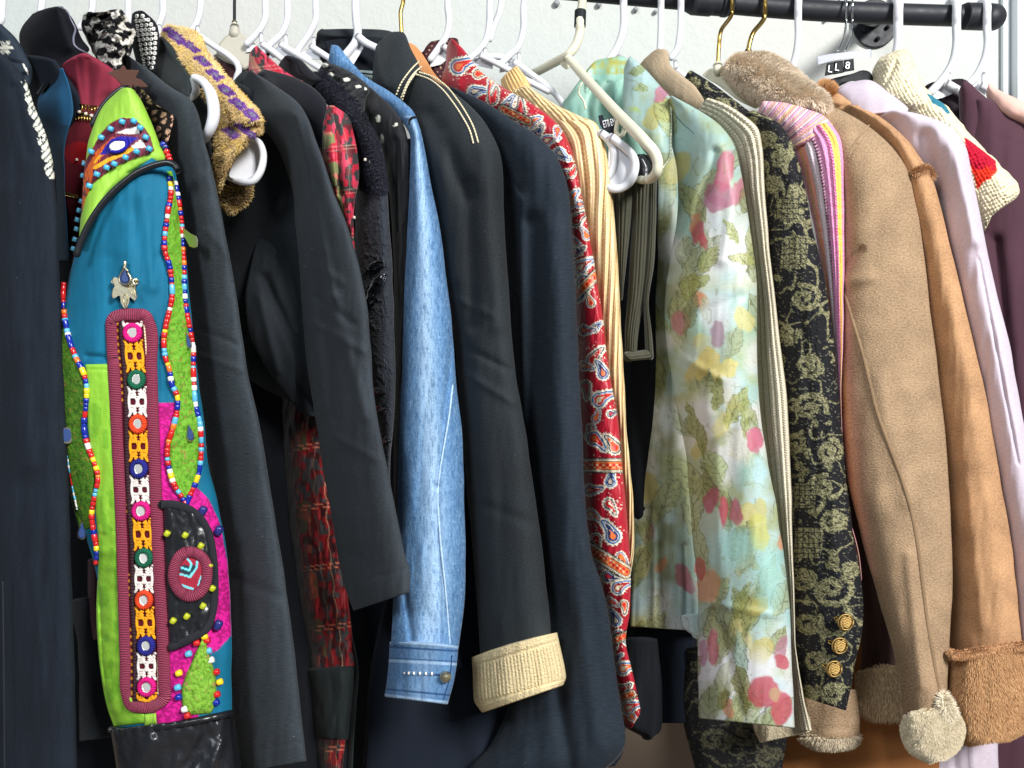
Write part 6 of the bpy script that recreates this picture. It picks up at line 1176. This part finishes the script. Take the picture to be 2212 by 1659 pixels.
loft('hem_panel', [(1480, 1400, 1560, 1400), (1476, 1560, 1700, 1560), (1500, 1660, 1690, 1660), (1510, 1740, 1690, 1740)], brm, G, Y=1.07, sh=.01, d=.02, col=lambda k: c_broc(k)*.55, nu=90, step=2.4)  # same brocade scaled darker, shade of the low panel put into the colour
loft('front_panel', [(1345, 1380, 1420, 1380), (1345, 1500, 1430, 1500), (1350, 1570, 1425, 1580), (1385, 1590, 1412, 1590)], blackc, G, Y=1.04, sh=.01, d=.012, opened=False)
loft('lining', [(1360, 1360, 1500, 1360), (1380, 1560, 1500, 1560)], darkc, G, Y=1.09, sh=.01, d=.012)
for i, (x, y) in enumerate(((1827, 1344), (1814, 1395), (1802, 1445))):
    dpt = sbr.depth([x], [y])[0]
    b_ = plate('gold_button', [(x+18*math.cos(t), y+18*math.sin(t)) for t in np.linspace(0, 2*np.pi, 28, endpoint=False)], dpt-.0075, .005, M['goldb'], G, bev=.0014)
    tube('button_rim', [(x+16.5*math.cos(t), y+16.5*math.sin(t), dpt-.0082) for t in np.linspace(0, 2*np.pi, 16, endpoint=False)], .0011, M['goldb'], b_, closed=True, ns=6)
    for j in range(7):
        yy = y-10+j*3.4; w_ = 12*math.sqrt(max(.05, 1-((yy-y)/14)**2))
        tube('button_relief', [(x-w_, yy+2, dpt-.0095), (x-w_*.4, yy-1.5, dpt-.0102), (x+w_*.2, yy+1.5, dpt-.0102), (x+w_, yy-2, dpt-.0095)], .0011, M['goldb'], b_, ns=5, seg=8)
    tube('button_loop', [(x-14, y-9), (x-24, y-11), (x-25, y-7), (x-14, y-3)], .0008, M['gold'], G, surf=sbr, lift=.001, ns=5)

# ---------------------------------------------------------------- pink striped knit
G = garment('striped_knit', 'pink, yellow and purple striped openwork knit on the cream swan-neck hanger', 'sweater', 1650, 220, 1.1)
STR = [(0, .10, (216, 120, 150)), (.10, .17, (222, 150, 90)), (.17, .25, (214, 130, 110)), (.25, .42, (214, 196, 204)), (.42, .52, (84, 34, 66)), (.52, .72, (218, 140, 184)), (.72, .80, (200, 60, 130)), (.80, .93, (232, 198, 84)), (.93, 1.01, (216, 140, 180))]
def c_str(k):
    u, py = k['u'], k['py']; uu = np.where(py < 300, np.mod(k['v']*7+.0*u, 1), u); c = full(k, (216, 140, 180))
    for a_, b_, cl in STR: c = mix(c, cl, (uu >= a_) & (uu < b_))
    lace = (((uu > .42) & (uu < .52)) | ((uu > .72) & (uu < .80)) | (uu < .10)) & (np.mod(py/7+np.sin(uu*60), 1) < .35); c = mix(c, (232, 190, 206), lace*.8)
    return mix(c, (232, 216, 222), (np.mod(py/3.2, 1) < .3)*.35)
skm = fabric('striped_knit_cloth', None, .8, .04, 30, .2, (500, 800), 1.0, bd=.0014, sheen=.15)
loft('shoulder', [(1636, 246, 1650, 218, 1.035, .012), (1660, 268, 1700, 222, 1.01, .018), (1690, 290, 1745, 236, .995, .02), (1706, 306, 1780, 250, .99, .02), (1712, 318, 1800, 270, .985, .02)], skm, G, sh=.006, col=lambda k: c_str(dict(k, py=k['py']*0+250)), nu=54, step=1.8, opened=False, disp=lambda k: .001*np.sin(k['v']*44))
loft('sleeve', [(1700, 296, 1792, 262, .99, .018), (1710, 318, 1812, 292, .985, .022), (1722, 350, 1821, 330, .98, .026), (1736, 395, 1824, 385, .98, .028), (1752, 460, 1824, 460, .98, .028), (1765, 530, 1824, 530, .98, .026), (1778, 600, 1823, 620, .98, .024), (1788, 680, 1822, 700, .98, .02), (1796, 740, 1821, 760, .98, .018), (1806, 829, 1817, 829, .98, .014), (1812, 930, 1820, 930, .98, .012), (1820, 1100, 1832, 1100, .99, .01), (1845, 1200, 1856, 1200, 1.0, .01), (1853, 1245, 1862, 1250, 1.0, .008)], skm, G, sh=.012, col=lambda k: c_str(dict(k, py=k['py']+400)), nu=70, step=1.7, disp=lambda k: .0012*np.sin(k['u']*np.pi*14)+.0004*np.sin(k['py']*1.6), opened=False)

# ---------------------------------------------------------------- shearling coat
G = garment('shearling_coat', 'taupe suede coat with thick beige fur collar and a curled cream fur cuff', 'coat', 1620, 130, 1.12)
sue = fabric('taupe_suede', (156, 131, 104), .97, .34, 30, .55, (420, 620), .9, sheen=.1, tint=(220, 200, 170), bd=.001)
_, ssu = loft('sleeve', [(1690, 235, 1710, 210, 1.05, .014), (1740, 268, 1800, 232, 1.02, .024), (1775, 310, 1860, 262, 1.0, .034), (1795, 360, 1915, 305, .99, .044), (1805, 420, 1958, 360, .985, .05), (1808, 480, 1980, 440, .985, .05), (1806, 560, 1996, 545, .985, .05), (1806, 650, 2007, 650, .985, .05), (1808, 740, 2020, 750, .985, .05), (1812, 829, 2030, 829, .985, .048), (1818, 930, 2041, 930, .985, .046), (1830, 1030, 2050, 1050, .985, .044), (1848, 1110, 2056, 1170, .985, .044), (1874, 1210, 2057, 1280, .985, .042), (1902, 1310, 2052, 1380, .985, .04), (1930, 1410, 2047, 1470, .985, .04), (1955, 1540, 2043, 1540, .985, .036)],
     sue, G, sh=.008, nu=60, step=4, surf=True, wr=.0035, wx=70, wy=260, creases=[(1822, 575, 1860, 540, 8, -.006), (1824, 610, 1880, 600, 14, .004), (1878, 275, 1850, 310, 2.5, -.002), (1850, 310, 1826, 350, 2.5, -.002), (1900, 820, 1960, 1080, 22, .004), (1960, 1200, 1990, 1480, 12, .003)])
tube('shoulder_seam', [(1877, 271), (1858, 292), (1843, 315), (1832, 340)], .0011, sue, G, surf=ssu, lift=.0002, ns=6)
tube('sleeve_seam', [(1824, 625), (1842, 690), (1860, 750), (1880, 829), (1892, 880), (1920, 960), (1950, 1040), (1972, 1120), (1985, 1200), (1996, 1290), (2012, 1400), (2030, 1500)], .0022, fabric('suede_seam', (138, 114, 88), .97, .3, 30, .4), G, surf=ssu, lift=-.0002, ns=8, flat=.7)
fb_ = loft('fur_collar', [(1562, 155, 1590, 122, 1.12, .03), (1578, 175, 1645, 118, 1.11, .045), (1612, 205, 1690, 135, 1.09, .05), (1655, 222, 1735, 172, 1.06, .045), (1700, 226, 1765, 196, 1.03, .035), (1745, 226, 1784, 212, 1.01, .02), (1770, 232, 1788, 226, 1.0, .012)], fabric('fur_hide', (206, 184, 156), .95), G, sh=.006, nu=40, step=4, opened=False, wr=.006, wx=20, wy=20)
fur('fur_pile', fb_, 30000, .0075, M['fur'], fb_, [(212, 190, 162), (238, 222, 198), (226, 206, 180), (248, 240, 226)], seed=6, lean=(.5, -.2, -.6), leanamt=.8, spread=.7, w=.00042)
fc_ = loft('fur_cuff', [(1955, 1546, 2044, 1528), (1947, 1564, 2070, 1546), (1950, 1590, 2080, 1572), (1962, 1616, 2076, 1598), (1986, 1634, 2062, 1620), (2004, 1641, 2044, 1632)], fabric('cream_hide', (206, 190, 156), .95), G, Y=.965, sh=.004, d=.024, nu=40, step=4, wr=.004, wx=20, wy=20)
fur('fur_pile', fc_, 24000, .0036, M['fur'], fc_, [(200, 184, 150), (222, 208, 178), (236, 226, 202)], seed=9, lean=(.1, -.2, -1), leanamt=.7, spread=.7, w=.0004)
fc2 = loft('cuff_tuft', [(2030, 1508, 2040, 1503), (2028, 1525, 2052, 1520), (2032, 1545, 2060, 1545)], fabric('cream_hide2', (214, 200, 170), .95), G, Y=.955, sh=0, d=.012, opened=False)
fur('fur_pile', fc2, 1500, .008, M['fur'], fc2, [(222, 208, 176), (240, 232, 214)], seed=2, leanamt=.2, spread=.8, w=.0005)
hb = loft('hem_panel', [(1712, 1490, 1850, 1490), (1722, 1540, 1856, 1530), (1734, 1580, 1858, 1575), (1738, 1595, 1857, 1592)], sue, G, Y=1.04, sh=.01, d=.02, wr=.004, creases=[(1740, 1578, 1856, 1572, 3, -.002)])
hbf = loft('hem_fur', [(1728, 1592, 1857, 1588), (1745, 1605, 1850, 1602)], fabric('cream_hide3', (206, 190, 160), .95), G, Y=1.042, sh=.01, d=.018, opened=False)
fur('fur_pile', hbf, 4000, .006, M['fur'], hbf, [(190, 172, 140), (226, 214, 190)], seed=3, leanamt=.5, spread=.6, w=.0004)

# ---------------------------------------------------------------- camel shearling coat
G = garment('camel_coat', 'orange camel suede coat with fringed shoulder seam and a deep brown fur cuff', 'coat', 1790, 195, 1.13)
cam_m = fabric('camel_suede', (178, 138, 102), .97, .4, 30, .4, (500, 500), .4, sheen=.1, tint=(240, 190, 140))
loft('collar', [(1768, 205, 1790, 196, 1.11, .014), (1772, 225, 1815, 196, 1.10, .022), (1800, 240, 1845, 212, 1.08, .022), (1830, 245, 1862, 228, 1.06, .016)], cam_m, G, sh=.004, opened=False, creases=[(1808, 232, 1845, 226, 4, -.006)], wr=.004)
tf = loft('collar_tuft', [(1768, 200, 1780, 184), (1770, 205, 1796, 188), (1782, 208, 1804, 200)], cam_m, G, Y=1.09, sh=0, d=.014, opened=False)
fur('fur_pile', tf, 2500, .008, M['fur'], tf, [(196, 142, 92), (226, 180, 130)], seed=5, lean=(-.2, -.2, .6), leanamt=.5, spread=.8, w=.0004)
_, scm = loft('sleeve', [(1815, 240, 1840, 226, 1.06, .014), (1855, 268, 1900, 252, 1.03, .024), (1890, 305, 1950, 292, 1.015, .03), (1915, 350, 1985, 335, 1.01, .036), (1935, 420, 2012, 380, 1.01, .04), (1950, 500, 2036, 460, 1.01, .04), (1965, 560, 2058, 555, 1.01, .04), (1980, 650, 2082, 650, 1.01, .042), (1995, 750, 2106, 750, 1.01, .042), (2005, 829, 2125, 829, 1.01, .042), (2015, 930, 2142, 930, 1.01, .042), (2030, 1030, 2160, 1030, 1.01, .042), (2040, 1155, 2182, 1155, 1.01, .042), (2046, 1280, 2197, 1280, 1.01, .042), (2050, 1420, 2208, 1400, 1.01, .042)],
     cam_m, G, sh=.016, nu=44, surf=True, creases=[(2085, 1050, 2120, 1350, 16, .003)])
fr = tube('fringe_trim', [(1970, 374), (1985, 368), (2000, 366), (2012, 380)], .0022, cam_m, G, surf=scm, lift=.001, ns=6)
fur('fringe', fr, 1200, .006, M['fur'], fr, [(176, 130, 90), (216, 172, 130)], seed=5, leanamt=.2, spread=1.0, w=.0004)
cc_ = loft('fur_cuff', [(2050, 1425, 2230, 1392), (2050, 1450, 2235, 1440), (2050, 1500, 2238, 1500), (2052, 1550, 2238, 1560), (2062, 1590, 2225, 1568), (2090, 1602, 2180, 1590)], fabric('brown_hide', (190, 142, 98), .95), G, Y=1.0, sh=.006, d=.05, nu=50, step=5, wr=.003)
fur('fur_pile', cc_, 36000, .0042, M['fur'], cc_, [(168, 122, 80), (196, 150, 104), (216, 174, 130)], seed=8, lean=(.15, -.1, -1), leanamt=1.1, spread=.5, w=.00042)
ce = tube('cuff_edge', [(2050, 1412), (2080, 1412), (2120, 1405), (2160, 1398), (2225, 1392)], .0036, cam_m, G, Y=.953, ns=8)
fur('fur_pile', ce, 2500, .004, M['fur'], ce, [(176, 126, 84), (216, 170, 126)], seed=8, leanamt=.5, spread=.8, w=.0004)
fcg = loft('front_facing', [(1852, 1450, 1960, 1440), (1852, 1480, 1970, 1480), (1850, 1520, 1975, 1520), (1862, 1540, 1970, 1548), (1885, 1548, 1965, 1556)], fabric('facing_hide', (176, 148, 112), .95), G, Y=1.035, sh=.004, d=.02)
fur('fur_pile', fcg, 5000, .006, M['fur'], fcg, [(150, 124, 92), (196, 170, 134)], seed=12, leanamt=.9, spread=.5, w=.0004)
loft('body', [(1840, 1000, 2050, 1000), (1850, 1300, 2060, 1300), (1700, 1560, 2080, 1560), (1660, 1740, 2100, 1740)], fabric('camel_body', (150, 98, 56), .95, .08, 12, .12, (500, 500), .4), G, Y=1.10, sh=.01, d=.02)  # darker camel for the coat bottom, its shade put into the colour
loft('shadow_lining', [(1790, 760, 1900, 800), (1800, 950, 1940, 950), (1820, 1150, 1960, 1250), (1850, 1300, 1960, 1350), (1860, 1400, 1970, 1420), (1858, 1475, 1970, 1470)], fabric('brown_lining', (66, 48, 44), .8), G, Y=1.06, sh=.004, d=.01)  # dark sheet added to fill the gap with shade

# ---------------------------------------------------------------- lilac shirt
G = garment('lilac_shirt', 'pale lilac satin-backed shirt with pointed collar under the black size hanger', 'shirt', 1850, 180, 1.12)
lil = fabric('lilac_silk', (196, 184, 197), .6, .12, 12, .2, (160, 1100), .3, spec=.4)
loft('collar', [(1800, 205, 1832, 178, 1.09, .014), (1815, 222, 1880, 173, 1.08, .02), (1838, 238, 1920, 200, 1.06, .02), (1862, 250, 1960, 232, 1.035, .014), (1890, 248, 1962, 238, 1.03, .008)], lil, G, sh=.004, opened=False, nu=40)
loft('sleeve', [(1870, 262, 1940, 236, 1.04, .016), (1900, 290, 2000, 250, 1.03, .024), (1935, 335, 2055, 275, 1.02, .034), (1965, 380, 2086, 315, 1.02, .04), (1990, 430, 2100, 380, 1.02, .04), (2005, 500, 2113, 440, 1.02, .04), (2025, 590, 2130, 530, 1.02, .04), (2045, 670, 2150, 620, 1.02, .04), (2068, 750, 2180, 740, 1.02, .04), (2085, 829, 2196, 829, 1.02, .04), (2105, 940, 2216, 940, 1.02, .04), (2130, 1060, 2235, 1060, 1.02, .04), (2155, 1200, 2255, 1200, 1.02, .04), (2175, 1400, 2270, 1400, 1.02, .04)],
     lil, G, sh=.02, nu=50, step=5, creases=[(2000, 300, 2020, 420, 22, -.012), (2025, 440, 2110, 900, 14, -.010), (2060, 320, 2110, 520, 16, .006), (2115, 560, 2200, 1000, 3.5, -.003)])
loft('hem', [(1960, 1500, 2150, 1500), (1990, 1600, 2156, 1600), (1995, 1740, 2158, 1740)], lil, G, Y=1.09, sh=.01, d=.02, creases=[(2060, 1600, 2062, 1659, 5, -.004), (2100, 1600, 2102, 1659, 4, .004)])

# ---------------------------------------------------------------- chunky cream knit
G = garment('chunky_sweater', 'chunky cream cable sweater with red and teal motifs near the right end of the rail', 'sweater', 1950, 130, 1.12)
def c_chk(k):
    px, py = k['px'], k['py']; jx = 4*(vn(px/4, py/4, 3)-.5); c = full(k, (218, 209, 180)); c = mix(c, (168, 154, 116), (np.sin((px+jx)*.95+np.sin(py/9))*np.sin((py-px*.35+jx)*.85) > .5)*.45)
    red = pip(px+jx, py+jx*.8, q2((1952, 590), (1985, 612), (2040, 655), (2090, 695), (2098, 735), (2070, 770), (2035, 790), (2010, 822), (1995, 760), (1968, 680))); c = mix(c, (172, 16, 46), red); c = mix(c, (214, 50, 30), red & (py > 352+vn(px/6, py/6, 5)*20))
    return mix(c, (48, 118, 138), pip(px+jx, py+jx, q2((1792, 405), (1830, 415), (1862, 440), (1895, 490), (1880, 492), (1855, 465), (1815, 445))))
chm = fabric('chunky_yarn', None, .95, .06, 30, .15, (300, 300), 1.0, bd=.0018)
dch = lambda k: .0018*np.sin((k['px']+k['py']*.3)*.52+3*vn(k['px']/16, k['py']/16, 4))*np.sin((k['py']-k['px']*.35)*.55+3*vn(k['px']/14, k['py']/18, 9))+.004*(fbm(k['px']/18, k['py']/14, 3)-.5)
loft('collar', [(1884, 155, 1906, 120, 1.125, .02), (1886, 180, 1960, 108, 1.11, .035), (1892, 200, 1980, 150, 1.09, .035), (1925, 225, 2005, 195, 1.07, .03), (1960, 240, 2022, 215, 1.06, .024)], chm, G, sh=.004, col=c_chk, disp=dch, nu=70, step=2.4, opened=False, wob=3, wobs=14, creases=[(1935, 135, 1905, 200, 4, -.006)])
loft('sleeve', [(1935, 232, 1990, 195, 1.075, .02), (1975, 262, 2045, 228, 1.06, .03), (2010, 300, 2085, 275, 1.055, .034), (2040, 340, 2128, 325, 1.05, .036), (2060, 390, 2158, 352, 1.05, .038), (2075, 430, 2200, 400, 1.05, .038), (2090, 460, 2203, 418, 1.05, .034), (2108, 485, 2170, 446, 1.05, .028), (2122, 500, 2142, 462, 1.05, .018)], chm, G, sh=.008, col=c_chk, disp=dch, nu=80, step=2.2, opened=False, wob=3, wobs=12)

# ---------------------------------------------------------------- plum jacket and pink blouse, right end
G = garment('plum_jacket', 'dark plum jacket with a peaked collar at the right end of the rail', 'jacket', 2080, 180, 1.15)
plum = fabric('plum_cloth', (72, 44, 56), .8, .08, 14, .14, (700, 700), .35, sheen=.2)
loft('collar_back', [(1996, 188, 2030, 176, 1.17), (2000, 200, 2085, 172, 1.17), (2020, 220, 2095, 200, 1.165), (2030, 270, 2085, 260, 1.16)], fabric('plum_inside', (34, 26, 32), .9), G, sh=0, d=.008, opened=False)
loft('lapel', [(2070, 200, 2085, 172, 1.13), (2072, 235, 2110, 192, 1.125), (2075, 280, 2150, 235, 1.115), (2080, 330, 2150, 300, 1.11), (2090, 400, 2140, 400, 1.10), (2100, 500, 2135, 500, 1.10)], plum, G, sh=.006, d=.01, opened=False)
loft('body', [(2090, 215, 2150, 215, 1.135), (2085, 290, 2240, 262, 1.12), (2085, 380, 2260, 340, 1.11), (2090, 500, 2270, 500, 1.11), (2100, 800, 2280, 800, 1.12), (2080, 1200, 2290, 1200, 1.13), (2060, 1740, 2300, 1740, 1.14)], plum, G, sh=.006, d=.03, creases=[(2138, 290, 2220, 318, 2.5, -.0015), (2150, 520, 2200, 1000, 14, -.008), (2120, 520, 2160, 1100, 10, .006)])
G = garment('pink_blouse', 'pale pink blouse, only its collar showing at the right edge of the rail', 'blouse', 2150, 190, 1.16)
loft('collar', [(2130, 205, 2136, 180, 1.135, .01), (2142, 232, 2162, 196, 1.12, .014), (2172, 252, 2200, 214, 1.10, .014), (2230, 278, 2250, 238, 1.09, .014)], fabric('pink_cloth', (222, 180, 168), .75, .05, 14, .1, (700, 700), .3), G, sh=.004, opened=False)
